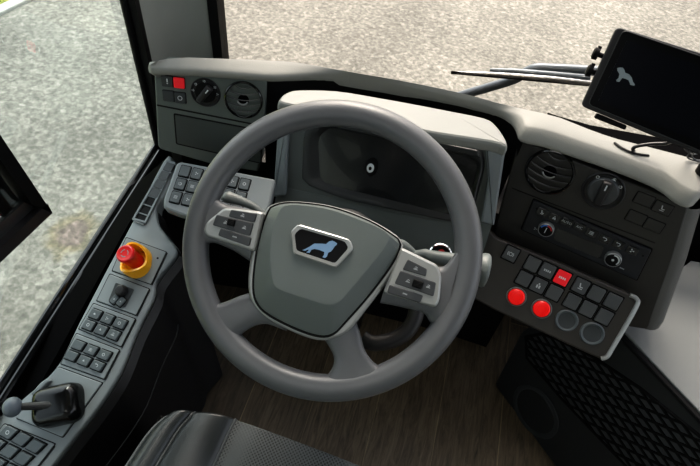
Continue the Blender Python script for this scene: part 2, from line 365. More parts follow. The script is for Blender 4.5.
for p in innl:
    sx = min(735, p.x+6+20*max(0, (p.x-400)/300))
    a, b_ = hz(p.x, p.y, .80), hz(sx, min(ox_y(sx), p.y-4), .82)
    dv_ = V((b_.x-a.x, b_.y-a.y, 0)); L_ = dv_.length; dv_.normalize(); row = []
    prof = ((.002, .797), (0, .8), (0, .806), (.002, .810), (.006, .8125), (.014, .8145)); kk = min(1, max(0, (p.x-500)/25)); prof2 = ((.002, .797), (0, .8), (.002, .805), (.009, .815), (.0165, .8235), (.022, .8255))
    prof = [(a_[0]*(1-kk)+b2_[0]*kk, a_[1]*(1-kk)+b2_[1]*kk) for a_, b2_ in zip(prof, prof2)]
    for t, z in prof or ((.002, .797), (0, .8), (0, .806), (.002, .810), (.006, .8125), (.014, .8145)): row.append(V((a.x, a.y, z))+dv_*min(t, L_*.4*t/.016))
    row += [V((a.x, a.y, .8185+.0065*kk))+dv_*L_*.7, V((b_.x, b_.y, .8205)), V((b_.x, b_.y, .79))+dv_*.004, V((b_.x, b_.y, .785))]
    R_.append(row)
tm.rings(R_); tm.build('top_cover', M['top'], dash, 70)
# left and right lower faces, extruded towards the windscreen
lf = LD.L([(154, 71), (267, 81), (264, 125), (258, 172), (210, 164), (158, 149)])
fb = MB(LD); fb.prism(rnd(lf, [.002, .004, .002, .004, .002, .012]), -.09, 0, .003); fb.build('left_face', M['face'], dash)
gv = MB(LD)
def line_bar(mb, P, a, b_, w, z0, z1, mi=0):
    a, b_ = V(P.l(*a)), V(P.l(*b_)); d = (b_-a).normalized(); n = V((-d.y, d.x))*w/2
    mb.prism([tuple(a-n), tuple(b_-n), tuple(b_+n), tuple(a+n)], z0, z1, mi=mi)
line_bar(gv, LD, (157, 105), (263, 126), .003, -.001, .0006); gv.build('seam', M['black'], dash)
st = MB(LD); tr = LD.L([(173.5, 113), (262, 130), (262, 164), (176, 144)])
st.prism(rnd(tr, .004), 0, .0006); st.prism(rnd(inset(ccw(tr), .003), .003), .0006, .0012, mi=1); st.build('storage_flap', [M['black'], mat('flap_grey', (56, 62, 61), .4, bump=.2)], dash)
rf = RD.L([(519, 139), (689, 206), (672, 262), (648, 330), (600, 322), (488, 275), (496, 222)])
fb = MB(RD); fb.prism(rnd(rf, [.008, .01, .008, .01, .008, .01, .008]), -.10, 0, .003); fb.build('right_face', M['facer'], dash)
gv = MB(RD)
line_bar(gv, RD, (512, 188), (527, 194), .0018, 0, .0006); line_bar(gv, RD, (527, 194), (655, 243), .0018, 0, .0006); gv.build('seam', M['black'], dash)
# end body of the dashboard on the right, rounded and dark
eb = MB(); e0 = [hit(x, y, RD.o-RD.n*.001, RD.n) for x, y in ((686, 208), (671, 262), (650, 322), (645, 329))]
eb.rings([[p+V(q) for p in e0] for q in ((0, .02, 0), (0, 0, 0), (.010, .0005, 0), (.020, .004, 0), (.029, .012, -.002), (.034, .024, -.004), (.038, .14, -.01), (-.03, .14, -.01))]); eb.build('end_panel', mat('end_grey', (70, 70, 68), .45, bump=.3), dash, 50)
# dark recess behind the binnacle and knee panels
rb = MB(); q_ = [hz(x, y, .80) for x, y in [(262, 81)]+inner[4:14]+[(524, 141)]]
rb.prism([(p.x, p.y+.003) for p in q_]+[(p.x, p.y+.009) for p in reversed(q_)], .2, .7985); rb.build('recess_panel', M['black'], dash, flat=True)
kb = MB(); kb.prism([(-.5, .42), (-.46, .36), (-.2, .40), (.26, .42), (.42, .41), (.43, .58), (-.5, .58)], 0, .55); kb.build('knee_panel', M['black'], dash)

# ------------------------------------------------------------------ round air vents
def air_vent(P, px, rx, label, group):
    c = P.l(*px); r = P.l(px[0]+rx, px[1]); r = hypot(r[0]-c[0], r[1]-c[1])
    t = thing('air_vent', label, 'air vent', P.w(*c), group)
    mb = MB(P); mb.lathe([(r*.99, -.02), (r*1.02, .001), (r*1.0, .004), (r*.95, .005), (r*.9, .002), (r*.88, -.02)], *c, 40, caps=(False, False)); mb.build('vent_ring', M['gloss'], t)
    MB(P).lathe([(r*.97, -.002), (.0005, .0008)], *c, 40).build('vent_cup', M['void'], t)
    for k in (-2.5, -1.5, -.5, .5, 1.5, 2.5):
        y = k*r*.31; hw = math.sqrt(max(0, (r*.87)**2-y*y)); m_ = MB(P); R_ = []
        for j in range(13):
            s = -1+2*j/12; x = s*hw; yy = y-.0045*(1-s*s); d = .005
            R_.append([P.w(c[0]+x, c[1]+yy+a_, zz+.004*(1-s*s)) for a_, zz in ((-.0008, .0015), (.0006, .0015), (.0014, .005), (.0000, .0056))])
        m_.rings(R_); m_.build('vent_slat', M['slat'], t)
    m_ = MB(P); arc = [P.w(c[0]+r*.26*cos(a_), c[1]+r*.05+r*.20*sin(a_), .011) for a_ in [pi*1.08+i*pi*.84/10 for i in range(11)]]
    m_.tube(arc, .0017, 8); m_.build('thumb_tab', M['silver'], t)
    return t
air_vent(LD, (243.6, 99.8), 19, 'round black air vent in the left dash, beside the light switch', 'round dash air vents')
air_vent(RD, (549.5, 172), 25.5, 'round black air vent in the right dash, above the climate unit', 'round dash air vents')

# ------------------------------------------------------------------ rotary switches
def rotary(P, px, rx, ang, label, icons, bezel):
    c = P.l(*px); r = P.l(px[0]+rx, px[1]); r = hypot(r[0]-c[0], r[1]-c[1])
    t = thing('rotary_switch', label, 'switch', P.w(*c), 'rotary dash switches')
    MB(P).lathe([(r*1.02, -.004), (r*1.02, .0015), (r*.97, .003), (r*.9, .002), (r*.86, .0005), (.0005, .0004)], *c, 40).build('bezel', M['dark'], t)
    m_ = MB(P); m_.lathe([(r*.74, 0), (r*.72, .004), (r*.66, .0065), (.0005, .0075)], *c, 36); m_.build('dial_base', M[bezel], t)
    ca, sa = cos(ang), sin(ang); m_ = MB(P)
    pts = rnd([(-r*.68, -r*.22), (r*.68, -r*.26), (r*.68, r*.26), (-r*.68, r*.22)], r*.18)
    pts = [(c[0]+x*ca-y*sa, c[1]+x*sa+y*ca) for x, y in pts]; m_.prism(pts, .005, .019, .004)
    q = [(c[0]+x*ca-y*sa, c[1]+x*sa+y*ca) for x, y in rect(r*.25, -.0012, r*.55, .0012)]; m_.prism(q, .019, .0193, mi=1)
    m_.build('knob', [M['dark'], M['white']], t)
    for a_, k in icons:
        m_ = MB(P); icon(m_, P, c[0]+r*.82*cos(a_), c[1]+r*.82*sin(a_), .0035, r*.2, k, 0); m_.build('dial_mark', M['white'], t)
rotary(LD, (205.6, 92.4), 14.6, radians(52), 'round light switch knob in the left dash, between red switch and vent', [(1.6, 'lamp'), (2.4, 'ring'), (3.0, 'lamp'), (.6, 'bars'), (0, 'fan')], 'black')
rotary(RD, (603, 191), 22.5, radians(92), 'round rotary switch knob in the right dash, right of the vent', [(1.35, 'wave'), (2.3, 'ring'), (.75, 'lamp')], 'keyb')

# ------------------------------------------------------------------ dash switches
def dash_switch(P, px, hwpx, label, m_='key', ic=None, group=None, hh=1.0, icm='icond', slope=0, z1=.003):
    c = P.l(*px); w = P.l(px[0]+hwpx, px[1]+hwpx*slope); hw = hypot(w[0]-c[0], w[1]-c[1]); ang = atan2(w[1]-c[1], w[0]-c[0])
    t = thing('rocker_switch', label, 'switch', P.w(*c), group)
    quad_key('switch_frame', P, c, hw*1.06, hw*hh*1.06, 'black', t, 0, .001, bed=0)
    quad_key('switch_cap', P, c, hw*.96, hw*hh*.96, m_, t, .001, z1, ic, .55, icm, bed=0)
g_ = 'square switches in the left dash'
dash_switch(LD, (167.6, 81), 5.6, 'dark switch with a white mark, left of the red dash switch', 'key', 'mark', g_, icm='white')
dash_switch(LD, (179.3, 82.6), 5.6, 'red illuminated switch in the left dash, top right of four', 'red', None, g_, z1=.004)
dash_switch(LD, (168.8, 95.8), 5.6, 'blank dark switch at lower left of the four left dash switches', 'key', None, g_)
dash_switch(LD, (180.4, 97.6), 5.6, 'dark switch with a ring symbol, below the red dash switch', 'key', 'ring', g_)
g_ = 'flush switches in the right dash'
for px, lb, ic in (((644, 199.5), 'blank flush switch at top left of four in the right dash', None), ((662.5, 208), 'flush switch with a small symbol, top right of four in the right dash', 'seat'), ((636, 217.5), 'blank flush switch at bottom left of four in the right dash', None), ((653.8, 225.5), 'blank flush switch at bottom right of four in the right dash', None)):
    dash_switch(RD, px, 8.8, lb, 'facer', ic, g_, .72, slope=.42, z1=.0018)

# ------------------------------------------------------------------ climate unit
ra = atan2(*(lambda a, b_: (b_[1]-a[1], b_[0]-a[0]))(RD.l(534, 199.5), RD.l(651.4, 249)))
cu = thing('climate_control_unit', 'black climate control panel with two small dials in the right dash', 'control panel', RD.w(*RD.l(586, 240)))
cp = ccw(RD.L([(534, 199.5), (651.4, 249), (636.5, 279), (522, 228.5)]))
MB(RD).prism(rnd(inset(cp, -.0025), .003), 0, .0015).build('surround', M['black'], cu)
MB(RD).prism(rnd(cp, .003), .0015, .005, .0012).build('faceplate', mat('unit_black', (24, 27, 34), .4), cu)
MB(RD).prism(rnd(RD.L([(557, 228), (604, 246.5), (599.5, 258.5), (553.5, 239.5)], .005), .002), .005, .0054).build('display', M['gloss'], cu)
for i, (x, y) in enumerate([(542.3, 212.2), (554.5, 217.8), (566.7, 222.2), (579.3, 227.2), (591.4, 233), (605, 239.3), (618.5, 244.6), (632, 250.6)]):
    c = RD.l(x, y, .006); kx = RD.l(x+5.4, y+2.3, .006); hw = hypot(kx[0]-c[0], kx[1]-c[1])
    mb = MB(RD); ca, sa = cos(ra), sin(ra)
    pts = [(c[0]+a_*ca-b_*sa, c[1]+a_*sa+b_*ca) for a_, b_ in rect(-hw, -.0085, hw, .0085)]
    mb.prism(rnd(pts, .002, 3), .005, .0066, .0008)
    k = ['seat', 'door', None, None, 'bars', 'turn', 'turn', 'fan'][i]
    if i == 2: text_mesh(mb, 'AUTO', RD, c[0], c[1], .0068, .0075, ra, 1)
    elif i == 3: text_mesh(mb, 'A/C', RD, c[0], c[1], .0068, .0075, ra, 1)
    else: icon(mb, RD, c[0], c[1], .0068, .0095, k, 1, ra)
    mb.build('button', [M['gloss'], M['icond']], cu)
for px, rp, kind in (((546, 229.3), 8, 0), ((613, 259), 8.8, 1)):
    c = RD.l(*px, .01); w = RD.l(px[0]+rp, px[1], .01); r = hypot(w[0]-c[0], w[1]-c[1])
    MB(RD).lathe([(r*1.02, .004), (r, .014), (r*.9, .016), (r*.88, .0155)], *c, 30, caps=(False, False)).build('dial_ring', M['silver'], cu)
    mb = MB(RD); mb.lathe([(r*.9, .004), (r*.88, .0145), (.0004, .0145)], *c, 30)
    for j in range(8):
        a0 = .3+j*.33 if kind == 0 else -.6+j*.3
        mb.add([RD.w(c[0]+q*r*cos(a_), c[1]+q*r*sin(a_), .0147) for q, a_ in ((.62, a0), (.8, a0), (.8, a0+.3), (.62, a0+.3))], [(0, 1, 2, 3)], (1 if j > 3 else 2) if kind == 0 else 3)
    mb.prism(circ(r*.17, 12, *c) if kind else [(c[0]+x, c[1]+y) for x, y in rect(-.0008, -r*.4, .0008, r*.4)], .0145, .0149, mi=3)
    mb.build('dial', [M['black'], M['blue'], M['dred'], M['white']], cu)
mb = MB(RD); icon(mb, RD, *RD.l(535.6, 227.5), .0054, .007, 'fan', 0); icon(mb, RD, *RD.l(622, 267), .0054, .008, 'dots', 0, ra); mb.build('panel_symbol', M['icond'], cu)
for x, y in ((537, 207.5), (643, 254.6)):
    MB(RD).lathe([(.0022, .005), (.0018, .0058), (.0003, .0056)], *RD.l(x, y), 12).build('screw', M['black'], cu)

# ------------------------------------------------------------------ right switch panel
BP = Plane(hit(560, 262, RD.o, RD.n)+RD.n*.05, -13.6, 40)
sp_ = thing('switch_panel', 'dark brown grey switch console right of the steering wheel with push buttons', 'switch panel', BP.w(*BP.l(560, 300)))
out = [(478, 226), (490, 231), (497, 238), (560, 263), (630, 294), (637.5, 299), (636, 309), (614, 347), (608, 357), (600, 359), (588, 354), (496, 311), (470, 297)]
mb = MB(BP); po = rnd(BP.L(out), .006, 4); mb.prism(po, -.03, 0, .004); mb.build('panel_body', mat('panel_brown', (52, 49, 46), .42, bump=.3), sp_)
ed = [BP.w(*BP.l(x, y), .0005) for x, y in ((630, 295), (636.5, 299), (635.5, 308), (613, 347), (607, 356.5), (601, 358.5))]
mb = MB(); mb.tube(smooth(ed, 6), .0045, 8); mb.build('chrome_edge', M['silver'], sp_, label='silver trim strip on the right edge')
ba = atan2(*(lambda a, b_: (b_[1]-a[1], b_[0]-a[0]))(BP.l(532.3, 264.3), BP.l(613.4, 301.6)))
vv = V(BP.l(532.3, 264.3))-V(BP.l(524, 279)); pitch_v = vv.length; vv.normalize(); vd = tuple(vv)
pu = (V(BP.l(547.3, 270.6))-V(BP.l(532.3, 264.3))).length
for px, m_, ic in (((510.7, 254), 'key', 'brake'), ((532.3, 264.3), 'key', None), ((547.3, 270.8), 'key', 'dots'), ((562.2, 278), 'red', 'dots'), ((580.7, 286.3), 'key', 'seat'), ((596.3, 294), 'key', None), ((613, 301.6), 'key', None),
                   ((524, 279), 'key', None), ((538.6, 285.6), 'key', 'door'), ((554, 293), 'key', None), ((572.3, 301.8), 'key', None), ((588, 309.3), 'key', None), ((604, 317), 'key', None)):
    pr = {'label': 'bright red push button'} if m_ == 'red' else {}
    quad_key('push_button', BP, BP.l(*px, .004), pu*.425, pitch_v*.41, 'keyb' if m_ == 'key' else m_, sp_, 0, .005, ic, .5, 'icond' if m_ == 'key' else 'white', ba, .0014, vd, **pr)
for px, rp, lit in (((516.4, 296.6), 8.6, 1), ((541.5, 308.6), 8.8, 1), ((566.6, 320.4), 11, 0), ((592, 333.4), 11.8, 0)):
    c = BP.l(*px); w = BP.l(px[0]+rp, px[1]); r = hypot(w[0]-c[0], w[1]-c[1])
    if lit:
        MB(BP).lathe([(r*1.22, 0), (r*1.2, .003), (r*1.1, .0042), (r*1.03, .003), (r*1.0, .001)], *c, 36, caps=(False, False)).build('lamp_ring', M['pad'], sp_)
        MB(BP).lathe([(r*1.02, 0), (r*.98, .0045), (r*.85, .0065), (r*.62, .0071)], *c, 36).lathe([(r*.62, .0071), (r*.56, .0062), (r*.48, .0062), (r*.44, .0073)], *c, 36, mi=1, caps=(False, False)).lathe([(r*.44, .0073), (.0005, .0075)], *c, 36, caps=(False, False)).build('warning_button', [M['redl'], M['lensd']], sp_, label='round illuminated red button')
    else:
        MB(BP).lathe([(r*1.1, 0), (r*1.08, .0025), (r*.98, .0045), (r*.86, .0035), (r*.78, .002)], *c, 36, caps=(False, False)).build('button_ring', M['keyc'], sp_)
        MB(BP).lathe([(r*.8, 0), (r*.78, .003), (r*.5, .0022), (.0005, .0016)], *c, 36).build('round_button', M['key'], sp_)

# ------------------------------------------------------------------ instrument binnacle
CP = Plane(hit(400, 133, (0, .335, 0), (0, 1, 0)), -3, 24)
bn = thing('instrument_binnacle', 'grey instrument binnacle with blank display screen behind the steering wheel', 'instrument cluster', CP.w(0, -.2))
hd = [(279, 103), (279.5, 97), (286, 92), (299, 89), (337, 90), (375, 96), (414, 103), (450, 110), (484, 117), (496, 124), (505, 136), (508.5, 144), (506, 147.5), (492, 143), (434, 134), (410, 129), (340, 116), (300, 108)]
hp = ccw([tuple(hz(x, y, .858).xy) for x, y in hd]); hp = [tuple(p) for p in smooth(hp, 3, True)]
mb = MB(); mb.rings([[V((x, y, z)) for x, y in inset(hp, c)] for c, z in ((.002, .838), (.0, .841), (0, .848), (.001, .853), (.003, .857), (.006, .859))]); mb.build('hood', M['hood'], bn, 15)
bo = CP.L([(281, 104), (400, 127), (505, 146), (500, 185), (494, 225), (470, 250), (400, 246), (300, 224), (272, 215), (274, 196), (279, 150)])
mb = MB(CP); mb.prism(rnd(bo, .006), -.05, -.012, .004); mb.build('housing', M['bin'], bn)
# raised frame around the display: outer ring and bowl
fo = ccw(rnd(CP.L([(304, 130), (345, 120), (478, 147), (484, 163), (470, 220), (455, 223), (345, 200), (301, 183)]), .018, 6))
fo = resample(fo, 72)
si = resample(ccw(rnd(CP.L([(318, 137), (330, 127), (474, 158), (478, 165), (467, 213), (455, 216), (330, 185), (320, 181)], -.010), .012, 6)), 72)
mb = MB(CP); mid = [(a_[0]*.35+b_[0]*.65, a_[1]*.35+b_[1]*.65) for a_, b_ in zip(fo, si)]
mb.rings([[CP.w(x, y, -.013) for x, y in inset(fo, -.004)], [CP.w(x, y, -.002) for x, y in fo], [CP.w(x, y, -.001) for x, y in inset(fo, .003)], [CP.w(x, y, -.006) for x, y in mid], [CP.w(x, y, -.011) for x, y in si]], (False, False))
mb.build('bezel', M['bezel'], bn, 50)
mb = MB(CP); mb.prism(si, -.0115, -.0105); mb.build('display_screen', M['screen'], bn)
c = CP.l(370.5, 168, -.01)
mb = MB(CP); mb.prism([(c[0]+x, c[1]+y) for x, y in circ(.013, 24, .002, .003, .020, 0)], -.0105, -.0100); mb.lathe([(.0075, -.0100), (.007, -.007), (.0032, -.0065), (.003, -.009)], *c, 24, mi=1, el=1.3); mb.lathe([(.0032, -.0072), (.0030, -.0063)], *c, 16, el=1.3); mb.build('screen_stud', [M['black'], M['white']], bn, label='small round pale stud on the dark screen')
# visor lip above the display
mb = MB(CP); mb.prism(rnd(CP.L([(338, 122), (478, 150), (480, 157), (338, 128)]), .003), -.002, .004, .002); mb.build('visor_lip', M['bezel'], bn)
# pale side cheeks
for q in ([(279, 103), (291, 106), (287, 150), (285, 196), (273, 197)], [(485, 143), (506, 147), (494, 226), (481, 222), (488, 180)]):
    MB(CP).prism(rnd(CP.L(q), .004), -.03, .0015, .004).build('side_cheek', M['console'], bn)
# lower apron leading to the column
mb = MB()
r0 = [CP.w(*CP.l(x, y), -.011) for x, y in ((276, 188), (320, 197), (380, 212), (440, 224), (492, 226))]
r1 = [p+V((0, -.035, -.06)) for p in r0]; r2 = [p+V((0, -.02, -.13)) for p in r0]; r3 = [p+V((0, .06, -.16)) for p in r0]; r4 = [p+V((0, .06, -.02)) for p in r0]
mb.rings([smooth([rr_[i] for rr_ in (r0, r1, r2)], 4)+[r3[i], r4[i]] for i in range(5)]); mb.build('apron', M['bin'], bn, 50)

# ------------------------------------------------------------------ keypad pod, left of the wheel
KP = Plane(at(215, 192, 1.135), 5, 68)
kp = thing('keypad_pod', 'grey keypad of small square keys left of the steering wheel', 'keypad', KP.w(*KP.l(215, 192)))
pp = rnd(KP.L([(177, 160.5), (276, 179), (270, 205), (258, 232), (250, 236), (184, 216), (162.5, 208), (163.5, 198)]), [.012, .008, .004, .01, .006, .004, .01, .006])
mb = MB(KP); mb.prism(pp, -.022, 0, .005); mb.build('pod_body', M['console'], kp)
mb = MB(KP); mb.prism(inset(ccw(pp), .004), -.028, -.022); mb.build('pod_base', mat('pod_under', (92, 80, 62), .5), kp)
A, B_, D_ = V(KP.l(184.7, 171, .003)), V(KP.l(244.4, 184, .003)), V(KP.l(175.6, 197, .003))
du = (B_-A)/5; dv = (D_-A)/2; ka = atan2(du.y, du.x)
for r_ in range(3):
    for c_ in range(6):
        c = A+du*c_+dv*r_
        quad_key('key', KP, tuple(c), du.length*.39, dv.length*.39, 'keyc', kp, 0, .0035, random.choice(['bars', 'up', 'ring', 'lamp', 'wave', 'fan']) if (r_+c_) else None, .42, 'icond', ka, .001, tuple(-dv.normalized()))

# ------------------------------------------------------------------ side console
SC = Plane(at(100, 330, 1.2), -13, 69)
sc_ = thing('side_console', 'long sloping grey side console under the driver window', 'console', SC.w(*SC.l(80, 350))-V((0, 0, .3)))
oc = [(172, 160), (168, 190), (157, 206), (158, 222), (165, 234), (175, 247), (175, 256), (155.7, 280), (153, 298), (136, 332), (120, 372), (100, 404), (72, 440), (44, 476), (0, 530), (-60, 530), (-12, 430), (15, 405), (44, 380), (60, 361), (78, 324), (92, 297), (108.7, 265), (133, 220), (163, 161)]
body = ccw([tuple(p) for p in smooth(SC.L(oc), 3, True)])
mb = MB(SC); mb.prism(body, -.03, 0, .004); mb.build('console_top', M['console'], sc_, 50)
# dark side skirt going down to the floor
ins = [(158, 212), (160, 226), (168, 238), (177, 250), (177, 258), (159, 282), (155, 300), (138, 334), (122, 374), (102, 406), (74, 442), (44, 480), (0, 530)]
top_ = [SC.w(*SC.l(x, y), -.004) for x, y in ins]
mb = MB(); rings = []
for p in smooth(top_, 3): rings.append([p, p+V((.012, -.002, -.015)), p+V((.02, 0, -.10)), p+V((.022, 0, -.13)), V((p.x+.045, p.y, .002)), V((p.x-.2, p.y, .002)), V((p.x-.03, p.y, p.z-.05))])
mb.rings(rings); mb.build('side_skirt', M['dark'], sc_, 30)
mb = MB(); mb.tube([r_[3]+V((.001, 0, 0)) for r_ in rings[16:]], .0015, 6); mb.build('skirt_seam', M['bezel'], sc_)
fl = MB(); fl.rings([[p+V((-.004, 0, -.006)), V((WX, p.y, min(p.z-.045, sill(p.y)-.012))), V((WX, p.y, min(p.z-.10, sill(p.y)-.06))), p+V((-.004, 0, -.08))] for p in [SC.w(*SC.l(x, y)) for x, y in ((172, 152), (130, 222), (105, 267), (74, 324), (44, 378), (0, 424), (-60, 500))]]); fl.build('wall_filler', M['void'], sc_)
# module plates
def plate(pts, name, z=.002, m_='console', cut=.0012):
    p = ccw(SC.L(pts, z)); mb = MB(SC); mb.prism(rnd(inset(p, -.0016), .003), -.001, .0006, mi=1); mb.prism(rnd(p, .003, 3), 0, z, cut); return mb.build(name, [M[m_], M['black']], sc_)
plate([(126, 237.5), (166, 252), (151, 284), (112, 270.5)], 'stop_switch_plate')
plate([(109.5, 274), (149, 289), (136, 315), (96.5, 300.5)], 'window_switch_plate')
plate([(93, 303.5), (135, 319), (121, 346.5), (78.5, 328.5)], 'keypad_plate')
plate([(76, 333.5), (119, 350), (104, 379), (60.5, 363.5)], 'keypad_plate')
plate([(58, 367), (101.5, 383), (62, 437), (16, 418)], 'lever_plate', .004)
plate([(4, 424), (54.5, 444), (30, 476), (-25, 458)], 'keypad_plate')
def seam_line(a, b_, w=.0028):
    mb = MB(SC); line_bar(mb, SC, a, b_, w, 0, .0028); mb.build('gap', M['black'], sc_)
for a, b_ in (((167, 253), (152, 285)), ((150, 290), (137, 316)), ((136, 320), (122, 347.5)), ((120, 351), (105, 380)), ((55, 446), (33, 474))): seam_line(a, b_)
def pad_keys(grid, icons):
    A, B_, D_ = [V(SC.l(*g, .004)) for g in grid]; du = (B_-A)/2; dv = D_-A; ka = atan2(du.y, du.x)
    k = 0
    for r_ in range(len(icons)//3):
        for c_ in range(3):
            quad_key('key', SC, tuple(A+du*c_+dv*r_), du.length*.395, dv.length*.38, 'keyc', sc_, .0022, .0085, icons[k], .42, 'icond', ka, .0018, tuple(-dv.normalized())); k += 1
pad_keys([(95.8, 314.3), (120.4, 323.6), (89.2, 325.3)], ['up', 'fan', 'ring', 'ring', 'up', 'wave'])
pad_keys([(78.8, 345.3), (104.6, 355), (72, 356)], [None, 'bars', 'ring', None, 'up', 'turn'])
pad_keys([(9, 432.5), (36, 446.3), (-3.5, 444.5)], ['ring', None, None, None, None, None, None, None, None])
# mirror / window switch
ws = thing('mirror_switch', 'small black mirror and window switch on the side console, below the emergency stop', 'switch', SC.w(*SC.l(121, 294)))
MB(SC).prism(rnd(SC.L([(116, 282.5), (134, 289.5), (125, 307.5), (108.5, 301)], .003), .003), .002, .005, .001).build('switch_plate', M['key'], ws)
MB(SC).lathe([(.0125, .005), (.0125, .008), (.010, .016), (.008, .018), (.0005, .019)], *SC.l(120.5, 290.5, .012), 24).build('joystick_knob', M['dark'], ws)
for x, y in ((114.8, 299.4), (121.2, 301.8)): quad_key('rocker', SC, SC.l(x, y, .006), .0065, .009, 'keyc', ws, .005, .009, 'up', .4, 'icond', radians(-8), .0015)
# slotted row of rocker buttons behind the pod
slot = thing('button_strip', 'narrow slotted strip of black rocker buttons between window sill and keypad', 'button strip', SC.w(*SC.l(155, 190)))
q = ccw(SC.L([(167, 160), (176, 163), (146, 223.5), (132.5, 219.5)], .002))
mb = MB(SC); mb.rings([[SC.w(x, y, 0) for x, y in inset(q, -.001)], [SC.w(x, y, .005) for x, y in q], [SC.w(x, y, .005) for x, y in inset(q, .004)], [SC.w(x, y, .0005) for x, y in inset(q, .0045)]], (False, False)); mb.build('strip_frame', M['console'], slot)
MB(SC).prism(inset(q, .004), 0, .0012).build('strip_bed', M['black'], slot)
for i in range(8):
    t = i/7; x = 139+(171.2-139)*t; y = 221.5+(162-221.5)*t+1; c = SC.l(x, y, .004); a_ = SC.l(139, 221.5); b_ = SC.l(171.2, 162); an = atan2(b_[1]-a_[1], b_[0]-a_[0])-pi/2
    quad_key('crossbar', SC, c, .0125, .0012, 'console', slot, .0008, .0042, ang=an, ch=.0004, r=.0004, bed=0)
for i in range(7):
    t = (i+.5)/7; x = 139+(171.2-139)*t; y = 221.5+(162-221.5)*t+1
    c = SC.l(x, y, .004); a_ = SC.l(139, 221.5); b_ = SC.l(171.2, 162); an = atan2(b_[1]-a_[1], b_[0]-a_[0])-pi/2
    quad_key('rocker', SC, c, .0105, .0105, 'black' if i < 3 else 'key', slot, .0012, .0018 if i < 3 else .0055, None, ang=an, ch=.001, bed=0)

# emergency stop
es = thing('emergency_stop_switch', 'red mushroom emergency stop button with yellow guard on the side console', 'emergency stop', SC.w(*SC.l(138, 262)))
c = SC.l(138.5, 263)
k = 24
gm = MB(SC); R_ = []
for i in range(k):
    a_ = 2*pi*i/k; h = .020+.020*abs(cos(a_-radians(118)))**2.2; r0, r1 = .0285, .0225
    st_ = 1+.18*abs(cos(a_-radians(118)))
    R_.append([SC.w(c[0]+r0*st_*cos(a_), c[1]+r0*st_*sin(a_), .002), SC.w(c[0]+(r0*st_)*cos(a_), c[1]+(r0*st_)*sin(a_), h*.7), SC.w(c[0]+(r0*st_-.002)*cos(a_), c[1]+(r0*st_-.002)*sin(a_), h), SC.w(c[0]+(r1*st_+.001)*cos(a_), c[1]+(r1*st_+.001)*sin(a_), h), SC.w(c[0]+r1*st_*cos(a_), c[1]+r1*st_*sin(a_), h*.7), SC.w(c[0]+r1*cos(a_), c[1]+r1*sin(a_), .002)])
R_.append(R_[0]); gm.rings(R_, (False, False)); gm.build('guard', M['yellow'], es, 60)
MB(SC).lathe([(.0222, .002), (.022, .006), (.016, .008)], *c, 28).build('collar', M['yellow'], es)
mb = MB(SC); mb.lathe([(.0155, .006), (.016, .034), (.0165, .046), (.0178, .050), (.0180, .058), (.0165, .061), (.0145, .0618), (.0125, .0612), (.0005, .0612)], *c, 32)
for r_ in (.0075,): 
    for i in range(3):
        a0 = i*2*pi/3; mb.add([SC.w(c[0]+q_*cos(a_), c[1]+q_*sin(a_), .0616) for q_, a_ in ((.0065, a0), (.0085, a0), (.0085, a0+.7), (.0085, a0+1.4), (.0065, a0+1.4), (.0065, a0+.7))], [(0, 1, 2, 3, 4, 5)], 1)
mb.build('mushroom_button', [M['rede'], M['lions']], es)
for x, y in ((125, 271.5), (158, 258.5), (138, 277)): MB(SC).lathe([(.0022, .002), (.002, .003), (.0003, .003)], *SC.l(x, y), 12).build('screw', M['black'], es)

# parking brake lever
lv = thing('parking_brake_lever', 'black parking brake lever with grey ball knob on the side console', 'lever', SC.w(*SC.l(62, 402)))
c = V(SC.l(62, 405)); a_ = radians(40)
mb = MB(SC); dome = rnd([(c.x+x*cos(a_)-y*sin(a_), c.y+x*sin(a_)+y*cos(a_)) for x, y in rect(-.044, -.038, .046, .036)], .026, 6); dome = ccw(dome)
mb.rings([[SC.w(x, y, z) for x, y in inset(dome, i_)] for i_, z in ((0, .003), (.001, .020), (.005, .031), (.011, .037), (.019, .040))]); mb.build('lever_housing', M['dome'], lv, 60)
mb = MB(SC); mb.prism(rnd(SC.L([(42, 384), (50, 378), (53, 381), (38, 396), (33, 395)], .004), .004), .002, .014, .003); mb.build('side_clip', M['console'], lv)
p0 = SC.w(*SC.l(56, 405, .028), .028); p1 = SC.w(*SC.l(15, 407, .055), .055); dd = (p1-p0)
mb = MB(); mb.tube([p0-dd*.15, p0, p0+dd*.4, p0+dd*.8, p1], [.013, .0115, .0075, .0065, .0065], 14); mb.build('lever_shaft', M['dark'], lv)
mb = MB(); n_ = 12; bp_ = p1+dd.normalized()*.004; ax = dd.normalized(); t1 = ax.cross(V((0, 0, 1))).normalized(); t2 = ax.cross(t1); rb_ = .0178
mb.rings([[bp_+ax*(rb_*.9*-cos(pi*j/n_))+(t1*cos(2*pi*i/24)+t2*sin(2*pi*i/24))*max(.0004, rb_*sin(pi*j/n_)) for i in range(24)] for j in range(n_+1)]); mb.build('ball_knob', M['ball'], lv, 60)

